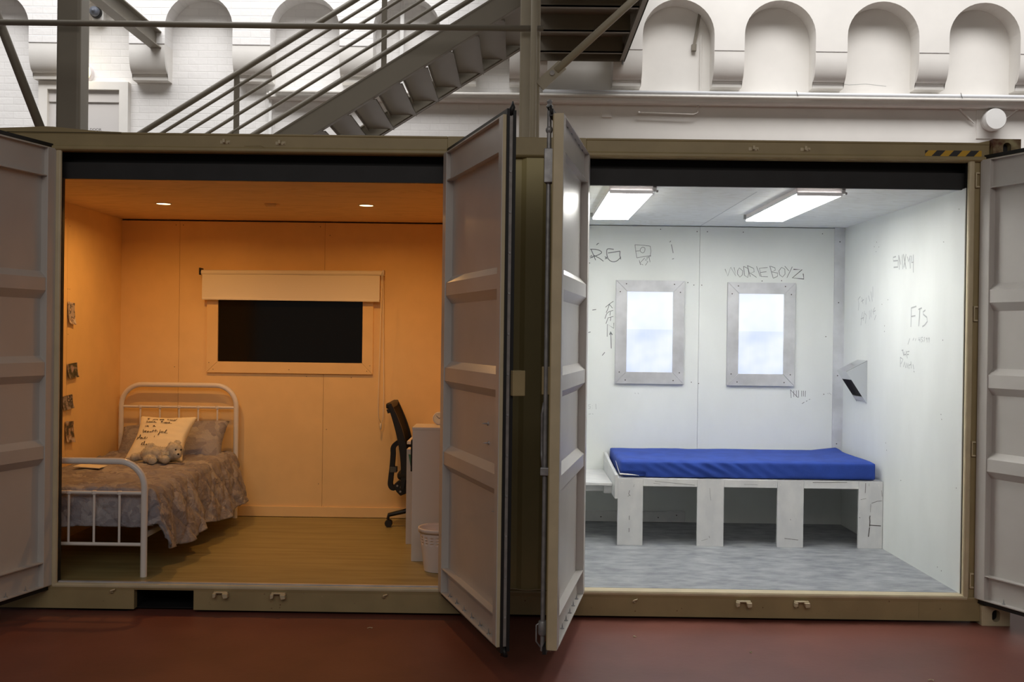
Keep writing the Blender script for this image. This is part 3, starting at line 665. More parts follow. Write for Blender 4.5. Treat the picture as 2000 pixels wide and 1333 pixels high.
# screws in walls
def specks(parent, pts, axis, v, r=.004, m='dark'):
    mb = MB()
    for x, z in pts:
        c = [(r*math.cos(a), r*math.sin(a)) for a in [k*PI/4 for k in range(8)]]
        mb.b.faces.new([mb.b.verts.new((x+a, v, z+b) if axis == 'Y' else (v, x+a, z+b)) for a, b in c])
    return mb.build('screw_heads', M[m], parent, recalc=False)
specks(w1, [(-2.79, 2.57), (-2.73, 2.57), (-2.79, 1.4), (-2.73, .9), (-1.6, 2.57), (-1.52, 2.5), (-1.53, .9), (-1.59, .45), (-1.7, 1.335), (-1.33, 1.33), (-1.55, .26)], 'Y', BY-.0006, .0035)
specks(wl, [(1.25, 2.5), (1.32, 2.45), (1.3, 1.99), (1.33, 1.99), (1.31, 1.66)], 'X', -3.2394, .0035)
# cell
mb = MB()
mb.box(.02, 1.5235, BY, BY+.03, FZ, 2.610).box(1.5255, 2.74, BY, BY+.03, FZ, 2.610)
w2 = struct(mb.build('wall_back_cell', M['cellwall'], bevel=.0008), 'white painted back wall of the cell with pencil graffiti')
w3 = struct(MB().box(2.715, 2.7205, .035, BY+.03, FZ-.004, CZ).build('wall_right_cell', M['cellwall']), 'white painted right wall of the cell with pencil graffiti')
struct(MB().box(.0, .02, .06, BY+.03, FZ, CZ).build('wall_left_cell', M['cellwall']), 'white left wall of the cell')
c2 = struct(MB().box(.0, 2.76, .10, BY+.06, CZ, CZ+.015).build('ceiling_cell', M['plyceil']), 'white washed plywood ceiling of the cell')
MB().box(1.522, 1.526, .3, BY, CZ-.0008, CZ).build('board_joint', M['pencil2'], c2)
struct(MB().box(.0, 2.76, .059, BY+.06, .155, FZ).build('floor_cell', M['greyvinyl']), 'mottled grey vinyl floor of the cell')
t = struct(MB().box(2.630, 2.715, BY-.008, BY-.0, .5, CZ).build('trim_19', M['alu']), 'aluminium corner strip on the cell back wall', 'trim')
specks(t, [(2.672, 2.50), (2.668, 2.0), (2.668, 1.4), (2.668, .84)], 'Y', BY-.0088, .005)
t = struct(MB().box(.30, 1.432, BY-.022, BY, FZ+.002, .264).build('baseboard_cell', M['cellwall2'], bevel=.003), 'grey painted timber baseboard under the cell bed')
specks(t, [(.74, .215), (1.21, .215), (1.36, .235)], 'Y', BY-.0226, .005)
specks(w2, [(1.50, 2.57), (1.585, 2.57), (1.2, 2.585), (1.88, 2.57), (2.53, 2.565), (1.48, 2.13), (1.545, 2.13), (1.47, 1.33), (1.53, 1.32), (2.57, 1.72), (1.43, 2.15), (2.20, 2.175), (2.04, 2.17), (2.56, 1.245), (.62, 2.3)], 'Y', BY-.0006, .0042)
specks(w3, [(1.55, 2.43), (1.6, 2.40), (1.5, 2.39), (1.56, 2.36), (1.42, 1.96), (1.30, 1.99), (1.36, 1.80), (1.36, 1.76), (.34, 2.32), (.33, 1.70), (.34, 1.23), (.33, 1.2), (.36, .26), (.30, .25), (1.3, .95), (1.28, .9), (.12, 2.5), (1.0, .72), (.1, .8)], 'X', 2.7144, .004)
# graffiti strokes, in wall coordinates (metres)
GRAFFITI = [
    ('RG','Y',0.0065,'0.623,2.414 0.664,2.413 0.702,2.404 0.718,2.387 0.691,2.368 0.642,2.35 0.624,2.34 ; 0.63,2.414 0.65,2.369 0.669,2.324 ; 0.653,2.365 0.703,2.339 0.734,2.316 ; 0.623,2.35 0.635,2.365 0.642,2.342 ; 0.745,2.355 0.765,2.336 ; 0.765,2.354 0.747,2.334 ; 0.817,2.415 0.769,2.419 0.759,2.397 0.765,2.355 0.783,2.325 0.813,2.313 0.847,2.322 0.877,2.353 ; 0.769,2.384 0.816,2.392 0.869,2.401 ; 0.869,2.401 0.867,2.368 0.876,2.333 ; 0.675,2.449 0.683,2.459 0.694,2.464'),
    ('square','Y',0.004,'0.991,2.455 1.058,2.452 1.117,2.445 ; 0.991,2.455 0.998,2.404 1.008,2.347 ; 1.117,2.445 1.123,2.405 1.118,2.367 ; 1.008,2.347 1.059,2.358 1.123,2.368 ; 1.034,2.416 1.05,2.435 1.073,2.428 1.07,2.401 1.055,2.388 1.037,2.401 1.034,2.416 ; 0.998,2.402 1.032,2.406 ; 1.028,2.328 1.039,2.289 ; 1.073,2.348 1.033,2.304 1.06,2.289 ; 1.099,2.343 1.076,2.331 1.099,2.318 1.079,2.287 ; 1.086,2.348 1.123,2.364 ; 1.108,2.356 1.117,2.314'),
    ('bang','Y',0.005,'1.29,2.462 1.306,2.391 ; 1.298,2.341 1.313,2.346 ; 1.285,2.491 1.277,2.479'),
    ('KEEZ','Y',0.005,'0.82,1.988 0.788,1.965 0.756,1.938 ; 0.788,1.963 0.813,1.931 ; 0.788,1.963 0.775,1.923 0.762,1.893 ; 0.819,1.913 0.785,1.902 0.766,1.885 0.752,1.843 ; 0.796,1.901 0.793,1.87 ; 0.822,1.863 0.778,1.851 0.761,1.802 ; 0.801,1.857 0.797,1.825 ; 0.826,1.81 0.826,1.765 0.773,1.798 0.773,1.696'),
    ('arrow','Y',0.006,'0.808,1.599 0.802,1.726 ; 0.791,1.711 0.8,1.738 0.816,1.711 ; 0.795,1.715 0.801,1.734 0.812,1.713 ; 0.734,1.54 0.755,1.567 ; 0.648,1.913 0.679,1.918 ; 0.617,1.728 0.636,1.733'),
    ('WOORIE','Y',0.0045,'1.734,2.265 1.757,2.208 1.78,2.28 1.823,2.209 1.808,2.28 ; 1.837,2.252 1.851,2.276 1.879,2.252 1.877,2.219 1.857,2.2 1.837,2.224 1.837,2.252 ; 1.886,2.289 1.922,2.272 1.93,2.234 1.921,2.198 1.894,2.215 1.886,2.289 ; 1.917,2.296 1.942,2.204 ; 1.917,2.296 1.969,2.273 1.974,2.244 1.939,2.236 1.994,2.199 ; 1.992,2.29 2.025,2.207 ; 2.083,2.282 2.016,2.275 2.032,2.207 2.086,2.206 ; 2.024,2.24 2.074,2.247 ; 2.101,2.295 2.129,2.199 ; 2.106,2.293 2.144,2.28 2.147,2.261 2.116,2.246 2.168,2.237 2.164,2.209 2.129,2.194 ; 2.177,2.256 2.198,2.285 2.225,2.271 2.227,2.229 2.207,2.205 2.183,2.223 2.177,2.256 ; 2.224,2.295 2.258,2.257 ; 2.286,2.291 2.243,2.2'),
    ('Z','Y',0.0075,'2.296,2.269 2.367,2.268 2.287,2.199 2.382,2.191 2.376,2.235'),
    ('tally','Y',0.0045,'2.286,1.28 2.292,1.211 ; 2.313,1.273 2.314,1.221 ; 2.334,1.273 2.334,1.221 ; 2.352,1.275 2.353,1.216 ; 2.286,1.277 2.349,1.214 ; 2.378,1.272 2.379,1.224 ; 2.393,1.272 2.394,1.225 ; 2.409,1.272 2.408,1.222 ; 2.382,1.165 2.401,1.179 ; 2.415,1.184 2.425,1.191 ; 2.439,1.199 2.448,1.203'),
    ('smoky','X',0.009,'1.153,2.291 1.206,2.289 1.201,2.263 1.114,2.26 1.112,2.214 1.193,2.217 ; 1.1,2.297 1.083,2.194 ; 1.1,2.297 1.056,2.227 1.031,2.295 1.017,2.193 ; 1.012,2.297 0.958,2.19 ; 0.963,2.293 0.999,2.203 ; 0.938,2.274 0.919,2.238 0.884,2.277 ; 0.892,2.257 0.881,2.188 ; 0.866,2.275 0.859,2.227 0.829,2.228 ; 0.831,2.279 0.827,2.157'),
    ('shaw','X',0.006,'1.895,2.036 1.948,2.015 1.928,1.982 1.937,1.928 ; 1.86,2.027 1.835,1.979 ; 1.87,1.996 1.813,2.01 ; 1.757,2.023 1.766,1.969 ; 1.712,2.037 1.677,1.99 ; 1.658,2.065 1.622,1.988 ; 1.616,2.101 1.613,2.018 ; 1.843,1.914 1.874,1.809 ; 1.798,1.92 1.817,1.847 ; 1.876,1.86 1.807,1.87 ; 1.785,1.901 1.751,1.885 1.771,1.823 ; 1.685,1.921 1.682,1.853 1.641,1.928 1.639,1.867 ; 1.566,1.941 1.608,1.912 1.585,1.889 ; 1.554,1.918 1.597,1.908 ; 1.538,1.884 1.573,1.847'),
    ('FTS','X',0.009,'0.853,1.921 0.856,1.788 ; 0.853,1.917 0.765,1.926 ; 0.85,1.859 0.78,1.863 ; 0.73,1.904 0.671,1.912 ; 0.705,1.906 0.721,1.791 ; 0.612,1.897 0.65,1.885 0.644,1.869 0.586,1.848 0.577,1.821 0.617,1.799 0.658,1.788'),
    ('numbers','X',0.006,'0.714,1.717 0.722,1.7 0.697,1.7 ; 0.694,1.717 0.693,1.685 ; 0.65,1.718 0.672,1.715 0.667,1.703 0.646,1.697 0.669,1.685 ; 0.614,1.717 0.63,1.713 0.617,1.704 0.629,1.687 ; 0.577,1.713 0.594,1.71 0.588,1.7 0.573,1.713 0.576,1.684 ; 0.54,1.715 0.556,1.71 0.548,1.7 0.538,1.713 0.544,1.684 ; 0.801,1.713 0.818,1.696 ; 0.766,1.71 0.774,1.693 ; 0.871,1.71 0.905,1.668'),
    ('danger','X',0.007,'1.017,1.626 0.986,1.628 ; 0.999,1.626 0.979,1.592 ; 0.973,1.619 0.971,1.588 ; 0.936,1.623 0.938,1.585 ; 0.975,1.597 0.935,1.599 ; 0.877,1.621 0.925,1.617 0.911,1.572 ; 0.921,1.598 0.885,1.6 ; 1.04,1.58 1.037,1.51 ; 1.039,1.576 0.989,1.564 1.028,1.531 ; 0.981,1.512 0.959,1.547 0.939,1.506 ; 0.926,1.507 0.927,1.541 0.895,1.504 0.897,1.538 ; 0.846,1.533 0.882,1.525 0.872,1.501 ; 0.847,1.553 0.837,1.506 ; 0.811,1.534 0.792,1.501 ; 0.796,1.49 0.781,1.482'),
    ('five','Y',0.004,'0.644,1.136 0.627,1.133 0.627,1.121 0.644,1.117 0.64,1.102 0.625,1.102 ; 0.659,1.127 0.66,1.124 ; 0.659,1.108 0.66,1.105 ; 0.687,1.14 0.69,1.096 ; 0.628,1.055 0.647,1.058 ; 0.657,1.06 0.667,1.055 ; 1.008,1.237 1.011,1.229 ; 1.032,1.237 1.038,1.227 ; 2.589,1.254 2.599,1.248 ; 2.602,1.258 2.621,1.242'),
]
CUSHION_TEXT = '0.178,0.87 0.223,0.874 ; 0.2,0.873 0.201,0.845 0.186,0.842 0.222,0.843 ; 0.303,0.846 0.304,0.821 0.294,0.803 ; 0.311,0.853 0.324,0.825 0.343,0.847 0.355,0.822 ; 0.374,0.847 0.364,0.834 0.384,0.822 0.367,0.816 ; 0.409,0.828 0.463,0.839 ; 0.43,0.847 0.424,0.814 0.447,0.823 ; 0.455,0.829 0.495,0.832 ; 0.475,0.851 0.469,0.817 0.493,0.823 ; 0.549,0.842 0.549,0.815 ; 0.547,0.83 0.565,0.84 0.576,0.815 ; 0.589,0.824 0.601,0.836 0.6,0.811 0.622,0.815 ; 0.62,0.824 0.63,0.833 0.632,0.808 0.653,0.812 ; 0.68,0.828 0.66,0.824 0.659,0.808 0.683,0.816 0.71,0.866 ; 0.693,0.837 0.694,0.811 ; 0.205,0.796 0.188,0.783 0.214,0.764 0.193,0.749 0.185,0.758 ; 0.235,0.777 0.231,0.758 0.252,0.755 0.248,0.775 0.235,0.777 ; 0.268,0.753 0.266,0.775 0.283,0.753 0.287,0.775 0.305,0.753 0.31,0.772 0.324,0.751 ; 0.332,0.759 0.346,0.772 0.332,0.778 0.339,0.751 0.382,0.741 ; 0.469,0.798 0.468,0.723 ; 0.451,0.769 0.485,0.773 ; 0.495,0.761 0.501,0.724 ; 0.523,0.724 0.523,0.757 0.543,0.724 0.545,0.758 0.565,0.724 0.571,0.753 0.586,0.724 ; 0.592,0.733 0.613,0.749 0.597,0.758 0.599,0.725 0.636,0.719 0.653,0.731 ; 0.203,0.677 0.209,0.646 ; 0.206,0.692 0.209,0.69 ; 0.232,0.646 0.232,0.675 0.252,0.646 0.258,0.668 0.267,0.647 ; 0.366,0.669 0.35,0.654 0.359,0.639 0.372,0.666 0.379,0.642 0.402,0.642 ; 0.188,0.59 0.2,0.527 0.227,0.522 0.225,0.546 0.201,0.55 ; 0.245,0.528 0.26,0.543 0.246,0.553 0.246,0.522 0.277,0.518 ; 0.301,0.541 0.284,0.528 0.294,0.51 0.304,0.535 0.314,0.51 ; 0.327,0.535 0.337,0.51 0.353,0.532 0.362,0.507 ; 0.383,0.567 0.384,0.507 ; 0.366,0.539 0.404,0.545 ; 0.421,0.574 0.429,0.508 ; 0.412,0.542 0.449,0.553 ; 0.456,0.537 0.463,0.508 ; 0.503,0.568 0.506,0.457 0.493,0.469 0.532,0.531 ; 0.532,0.531 0.543,0.504 0.557,0.532 0.569,0.501 ; 0.578,0.505 0.615,0.557 0.603,0.563 0.599,0.501 0.648,0.493 ; 0.125,0.427 0.127,0.367 ; 0.127,0.42 0.153,0.415 0.131,0.389 ; 0.17,0.39 0.175,0.459 0.159,0.465 0.173,0.396 ; 0.208,0.409 0.195,0.393 0.207,0.38 0.216,0.409 0.226,0.381 ; 0.249,0.406 0.235,0.391 0.249,0.376 0.269,0.385 ; 0.274,0.385 0.293,0.404 0.277,0.41 0.281,0.376 0.319,0.382 0.323,0.404 ; 0.441,0.431 0.442,0.4 ; 0.257,0.266 0.281,0.286 0.262,0.285 0.262,0.248 0.297,0.242 ; 0.3,0.242 0.307,0.317 0.296,0.304 0.312,0.242 0.341,0.24 0.346,0.262 0.365,0.243'
GL = {'RG': 'scrawled R.G in grey pencil', 'square': 'sketched square with a circle, and KST below', 'bang': 'pencilled exclamation mark', 'KEEZ': 'KEEZ written downwards beside the left cell window', 'arrow': 'black arrow pointing up and stray ticks',
      'WOORIE': 'WOORIEBOY in pencil capitals above the right cell window', 'Z': 'bolder final Z', 'tally': 'row of tally strokes below the right cell window', 'smoky': 'faint scratched letters high on the right wall',
      'shaw': 'very faint scratched two line word', 'FTS': 'faint tall letters FTS', 'numbers': 'faint small digits', 'danger': 'two line faint scrawl THE DANGER', 'five': 'faint marks low beside the doorway'}
for key, ax, w, data in GRAFFITI:
    mb = MB()
    for st in data.split(' ; '):
        P = [tuple(float(c) for c in p.split(',')) for p in st.split(' ')]
        if len(P) > 4 and key in ('RG', 'KEEZ', 'square'): P = spline(P, 3)
        if ax == 'Y': ribbon(mb, [(a, BY-.0004, z) for a, z in P], (0, -1, 0), w*.92)
        else: ribbon(mb, [(2.7146, a, z) for a, z in P], (-1, 0, 0), w*1.1)
    dk = key in ('RG', 'arrow', 'Z')
    o = mb.build('graffiti', M['ink'] if key in ('Z',) else (M['pencil'] if ax == 'Y' and key not in ('five', ) else M['pencil2']), w2 if ax == 'Y' else w3, recalc=False)
    o['label'] = GL[key]
# bedroom window
def frame_ring(x0, x1, z0, z1, xi0, xi1, zi0, zi1, y0, y1, sides='tblr'):
    out = []
    q = {'b': [(x0, z0), (x1, z0), (xi1, zi0), (xi0, zi0)], 't': [(x0, z1), (xi0, zi1), (xi1, zi1), (x1, z1)],
         'l': [(x0, z0), (xi0, zi0), (xi0, zi1), (x0, z1)], 'r': [(x1, z0), (x1, z1), (xi1, zi1), (xi1, zi0)]}
    return [q[s] for s in sides]
w = MB().box(-2.432, -1.238, BY-.004, BY-.001, 1.449, 2.10).build('window_1', M['glassdark'], org=(-1.84, BY, 1.45))
struct(w, 'wide dark window of the bedroom under the roller blind', 'window')
mb = MB()
for poly in frame_ring(-2.522, -1.152, 1.358, 2.19, -2.430, -1.240, 1.450, 2.10, 0, 0):
    cx = sum(p[0] for p in poly)/4; cz = sum(p[1] for p in poly)/4
    poly = [(p[0]+(cx-p[0])*.0009, p[1]+(cz-p[1])*.003) for p in poly]
    mb.prism(poly, 'Y', BY-.024, BY)
f = mb.build('window_frame', M['peach'], w, bevel=.0015)
specks(f, [(-2.50, 1.44), (-2.465, 1.385), (-1.84, 1.39), (-1.20, 1.385), (-1.175, 1.43)], 'Y', BY-.0246, .0035)
# cell windows
def cell_window(nm, x0, x1, z0, z1, label):
    b = .093
    zi0, zi1 = z0+.098, z1-.092; zm = zi0+(zi1-zi0)*.525
    w = MB().box(x0+b, x1-b, BY-.008, BY-.006, zm, zi1).build(nm, M['paneup'], org=((x0+x1)/2, BY, z0))
    struct(w, label, 'window')
    MB().box(x0+b, x1-b, BY-.010, BY-.008, zi0, zm+.004).build('lower_sheet', M['panelow'], w)
    mb = MB()
    for poly in frame_ring(x0, x1, z0, z1, x0+b, x1-b, zi0, zi1, 0, 0):
        cx = sum(p[0] for p in poly)/4; cz = sum(p[1] for p in poly)/4
        poly = [(p[0]+(cx-p[0])*.003, p[1]+(cz-p[1])*.003) for p in poly]
        mb.prism(poly, 'Y', BY-.028, BY)
    f = mb.build('window_frame', M['alu'], w, bevel=.0015)
    pts = []
    for sx, xx in ((1, x0), (-1, x1)):
        for sz, zz in ((1, z0), (-1, z1)): pts += [(xx+sx*.085, zz+sz*.03), (xx+sx*.035, zz+sz*.095)]
    specks(f, pts, 'Y', BY-.0286, .005)
cell_window('window_2', .838, 1.401, 1.312, 2.162, 'left backlit frosted cell window in an aluminium frame')
cell_window('window_3', 1.755, 2.310, 1.308, 2.156, 'right backlit frosted cell window in an aluminium frame, below the long pencilled word')

# ------------------------------------------------------------------ ceiling fittings
for i, (x, y) in enumerate(((-2.533, 1.25), (-1.061, 1.2))):
    o = thing('downlight', 'lit recessed downlight in the plywood ceiling ' + ('above the bed' if i == 0 else 'between the blind cord and the chair'), 'downlight', (x, y, CZ), 'bedroom downlights')
    MB().lathe([(.058, 0), (.058, -.005), (.052, -.007), (.048, -.002)], (x, y, CZ), 'Z', 32, False).build('rim', M['downrim'], o, smooth=True)
    MB().lathe([(.050, -.004), (.0, -.006)], (x, y, CZ), 'Z', 32, False).build('lens', M['downglow'], o)
o = thing('smoke_detector', 'flat round unlit fitting between the two bedroom downlights', 'detector', (-1.74, 1.22, CZ))
MB().lathe([(.055, 0), (.055, -.006), (.048, -.016), (.04, -.022), (.0, -.024)], (-1.74, 1.22, CZ), 'Z', 32, False).build('detector_body', M['plywarm'], o, smooth='auto')
for i, (x0, x1) in enumerate(((.582, .848), (1.722, 1.996))):
    y0, y1, zb = .10, 1.50, 2.572
    o = thing('fluorescent_light', ('left' if i == 0 else 'right') + ' long fluorescent fitting glowing white on the cell ceiling' + (' nearest the open door' if i == 0 else ' towards the right wall'), 'ceiling light', ((x0+x1)/2, (y0+y1)/2, CZ), 'fluorescent fittings of the cell')
    MB().box(x0, x1, y0+.012, y1-.012, zb+.008, CZ).build('housing', M['plastic'], o, bevel=.004)
    MB().box(x0-.004, x0+.006, y0, y1, zb+.006, zb+.018).box(x1-.006, x1+.004, y0, y1, zb+.006, zb+.018).box(x0, x1, y0-.004, y0+.006, zb-.005, zb+.016).box(x0, x1, y1-.006, y1+.004, zb-.005, zb+.012).build('tray_frame', M['alu'], o)
    MB().box(x0+.004, x1-.004, y0+.006, y1-.006, zb-.004, zb+.006).build('diffuser', M['tubeglow'], o)
    MB().box(x1+.0, x1+.02, y0+.0, y0+.012, zb+.01, CZ).tube([(x1+.018, y0+.006, zb+.012), (x1+.03, y0+.006, zb+.012)], .008, 8).box(x0-.018, x0, y1-.012, y1, zb+.01, CZ).build('mounting_clip', M['galv'], o)

# ------------------------------------------------------------------ bed
BX0, BX1, HY, FY = -3.195, -2.255, 2.22, .165
bed = thing('single_bed', 'white metal tube frame single bed against the left wall', 'bed', ((BX0+BX1)/2, 1.2, FZ))
def arch_pts(x0, x1, y, z0, z1, r, n=9):
    P = [(x0, y, z0)]
    P += [(x0+r-r*math.cos(PI/2*k/n), y, z1-r+r*math.sin(PI/2*k/n)) for k in range(n+1)]
    P += [(x1-r+r*math.sin(PI/2*k/n), y, z1-r+r*math.cos(PI/2*k/n)) for k in range(n+1)]
    return P+[(x1, y, z0)]
def bed_end(y, ztop, zmid, zlow, nm, R):
    o = MB().tube(arch_pts(BX0, BX1, y, FZ, ztop, R), .0205, 16).build(nm, M['bedwhite'], bed, smooth='auto')
    MB().tube([(BX0, y, zmid), (BX1, y, zmid)], .0105, 12).tube([(BX0, y, zlow), (BX1, y, zlow)], .0115, 12).build('cross_rail', M['bedwhite'], o, smooth='auto')
    for k in range(5):
        x = BX0+(BX1-BX0)*(k+1)/6+(.003 if k else 0)
        MB().tube([(x, y, zlow), (x, y, zmid)], .0075, 10).lathe([(.012, -.012), (.0165, -.008), (.0165, .008), (.012, .012)], (x, y, zmid), 'Z', 14).build('spindle', M['bedwhite'], o, smooth='auto')
    return o
bed_end(HY, 1.255, 1.075, .46, 'headboard', .17)
bed_end(FY, .885, .690, .372, 'footboard', .16)
for x in (BX0+.01, BX1-.01):
    MB().box(x-.010, x+.010, FY, HY, .405, .44).build('side_rail', M['bedwhite'], bed, bevel=.003)
MB().box(BX0+.02, BX1-.02, FY+.22, HY-.03, .445, .455).build('slat_base', M['bedwhite'], bed)
def soft(cx, cy, cz, w, d, h, name, m, r=.04, jig=.004, parent=None, label=None, cat=None, nx=26, ny=44, wr=None):
    """a padded rectangular block with rounded edges"""
    mb = MB()
    bmesh.ops.create_cube(mb.b, size=1)
    bmesh.ops.subdivide_edges(mb.b, edges=mb.b.edges[:], cuts=15, use_grid_fill=True)
    for v in mb.b.verts:
        x, y, z = v.co
        px, py, pz = x*w, y*d, z*h
        ix = max(-w/2+r, min(w/2-r, px)); iy = max(-d/2+r, min(d/2-r, py)); iz = max(-h/2+r, min(h/2-r, pz))
        dv = Vector((px-ix, py-iy, pz-iz))
        if dv.length > 1e-6: dv = dv.normalized()*min(r, dv.length)
        p = Vector((ix, iy, iz))+dv
        if wr: p = wr(p)
        v.co = p+Vector((cx, cy, cz))
    return mb.build(name, m, parent, org=(cx, cy, cz-h/2), smooth=True) if parent is None else mb.build(name, m, parent, smooth=True)
mt = soft((BX0+BX1)/2, 1.215, .565, .88, 1.86, .22, 'mattress', M['sheet'], .05)
tag(mt, 'cream mattress of the bedroom bed, mostly under the grey quilt', 'mattress')

# quilt: draped cloth with diamond quilting
QX0, QX1, QF, QB, QT = -3.165, -2.275, .265, 2.10, .693
def quilt_pt(i, j):
    a = i*(.89+.42); b = j*(QB-QF+.262)                # arc distance from wall side / from the pillow end
    ao = max(0, a-.89); bo = max(0, b-(QB-QF))
    x = QX0+min(a, .89); y = QB-min(b, QB-QF)
    head = (y-QF)/(QB-QF)
    r = (abs(ao)**6+abs(bo)**6)**(1/6)
    R = .055
    if r < R*PI/2: out = R*math.sin(r/R); dn = R*(1-math.cos(r/R))
    else:
        e = r-R*PI/2; out = R+e*.27; dn = R+e*.955
    if r > 0: ux, uy = ao/ max(1e-6, math.hypot(ao, bo)), bo/max(1e-6, math.hypot(ao, bo))
    else: ux, uy = 0, 0
    fold = max(0, dn-.05)
    wav = math.sin(y*9.5+.6)+.6*math.sin(y*21+1)+.4*math.sin(x*17)
    out *= 1+.0
    px = x+ux*(out+fold*(.085*wav+.16*math.exp(-((head-.84)/.13)**2)))
    py = y-uy*(out*.6+fold*(.06*math.sin(x*13)))
    pz = QT-dn+.022*head
    px -= fold*.30*max(0, (head-.94)/.06)**2; pz += fold*.22*max(0, (head-.93)/.07)**2
    corner = min(ao/.42, bo/.245) if ao > 0 and bo > 0 else 0
    px += .03*corner; pz += .055*corner
    pz += fold*.12*math.sin(y*7.5+.4)*.5
    # quilting
    u = (a+b)/.27; v = (a-b)/.27
    q = min(abs(math.sin(PI*u)), abs(math.sin(PI*v)))**.35
    h = (.013+.012*min(1, dn/.1))*q
    wr = .008*abs(noise.noise(Vector((px*9, py*16, pz*14+3))))-.002+.007*noise.noise(Vector((px*14, py*14, 2)))+.010*noise.noise(Vector((px*5, py*5, 7)))+.004*noise.noise(Vector((px*34, py*22, pz*30)))
    crn = .012*abs(math.sin(11*px+7*py+3*noise.noise(Vector((px*4, py*4, 0)))))
    h += wr+crn*.5+.006*abs(noise.noise(Vector((px*21, py*9, pz*18))))
    nx_ = min(1, dn/.08)
    px += ux*h*nx_; py -= uy*h*nx_; pz += h*(1-nx_)
    return (px, py, pz)
q = MB().grid(quilt_pt, 150, 220).build('quilt', M['quilt'], org=(-2.72, 1.2, QT), smooth=True, solid=.012)
tag(q, 'grey leaf print quilted bedspread draped over the single bed', 'quilt')

# pillow and cushion
def pillow_fn(w, h, t, pinch=.06):
    def f(u, v, s):
        x = (u-.5)*2; y = (v-.5)*2
        e = max(0, (1-x*x))*max(0, (1-y*y))
        z = s*t*(e**.36)
        c = 1-pinch*(1-abs(x)**1.5)*abs(y)**3; d = 1-pinch*(1-abs(y)**1.5)*abs(x)**3
        return Vector((x*w/2*d, y*h/2*c, z))
    return f
def pillow(name, w, h, t, m, mtx, n=40, pinch=.06, wr=.006, seed=0):
    f = pillow_fn(w, h, t, pinch); mb = MB()
    for s in (1, -1):
        def g(u, v):
            p = f(u, v, s)
            ed = min(u, 1-u, v, 1-v)
            p.z += s*wr*min(1, ed*8)*(noise.noise(Vector((p.x*13+seed, p.y*26, s)))+abs(noise.noise(Vector((p.x*7, p.y*40+seed, s)))))
            return mtx @ p
        mb.grid(g, n, n)
    bmesh.ops.remove_doubles(mb.b, verts=mb.b.verts, dist=.0006)
    return mb.build(name, m, org=mtx.translation, smooth=True), f
def frame_mtx(o, x, y):
    x = Vector(x).normalized(); z = x.cross(Vector(y)).normalized(); y = z.cross(x)
    m = Matrix((x, y, z)).transposed().to_4x4(); m.translation = o; return m
m1 = frame_mtx((-2.715, 2.02, .795), (1, .0, .07), (-.03, .66, .62))
pil, _ = pillow('pillow', .86, .42, .10, M['quilt'], m1, pinch=.05, seed=3)
tag(pil, 'grey leaf print pillow leaning on the headboard behind the lettered cushion', 'pillow')
TLc, TRc, BLc, BRc = Vector((-2.88, 1.80, 1.03)), Vector((-2.455, 1.79, 1.03)), Vector((-2.885, 1.47, .722)), Vector((-2.425, 1.46, .722))
cc = (TLc+TRc+BLc+BRc)/4
mc = frame_mtx(cc, TRc-TLc, (TLc-BLc))
cw, chh = .445, .455
sh = Matrix.Identity(4)
mc2 = mc @ sh
cush, cf = pillow('cushion', cw, chh, .062, M['cushion'], mc2, pinch=.17, wr=.004, seed=9)
tag(cush, 'cream square cushion with black handwritten lettering, leaning behind the teddy bear', 'cushion')
mb = MB()
for st in CUSHION_TEXT.split(' ; '):
    P = []
    for pr_ in st.split(' '):
        u, v = (float(c) for c in pr_.split(','))
        P.append((u, v))
    Q = spline(P, 4)
    pts = [mc2 @ (cf(min(.97, max(.03, u)), min(.97, max(.03, v)), 1)+Vector((0, 0, .0055))) for u, v in Q]
    ribbon(mb, pts, mc2.to_3x3() @ Vector((0, 0, 1)), .0036)
lt = mb.build('lettering', M['ink'], cush, recalc=False); lt['label'] = 'black handwritten words I just need some time in a beautiful place'

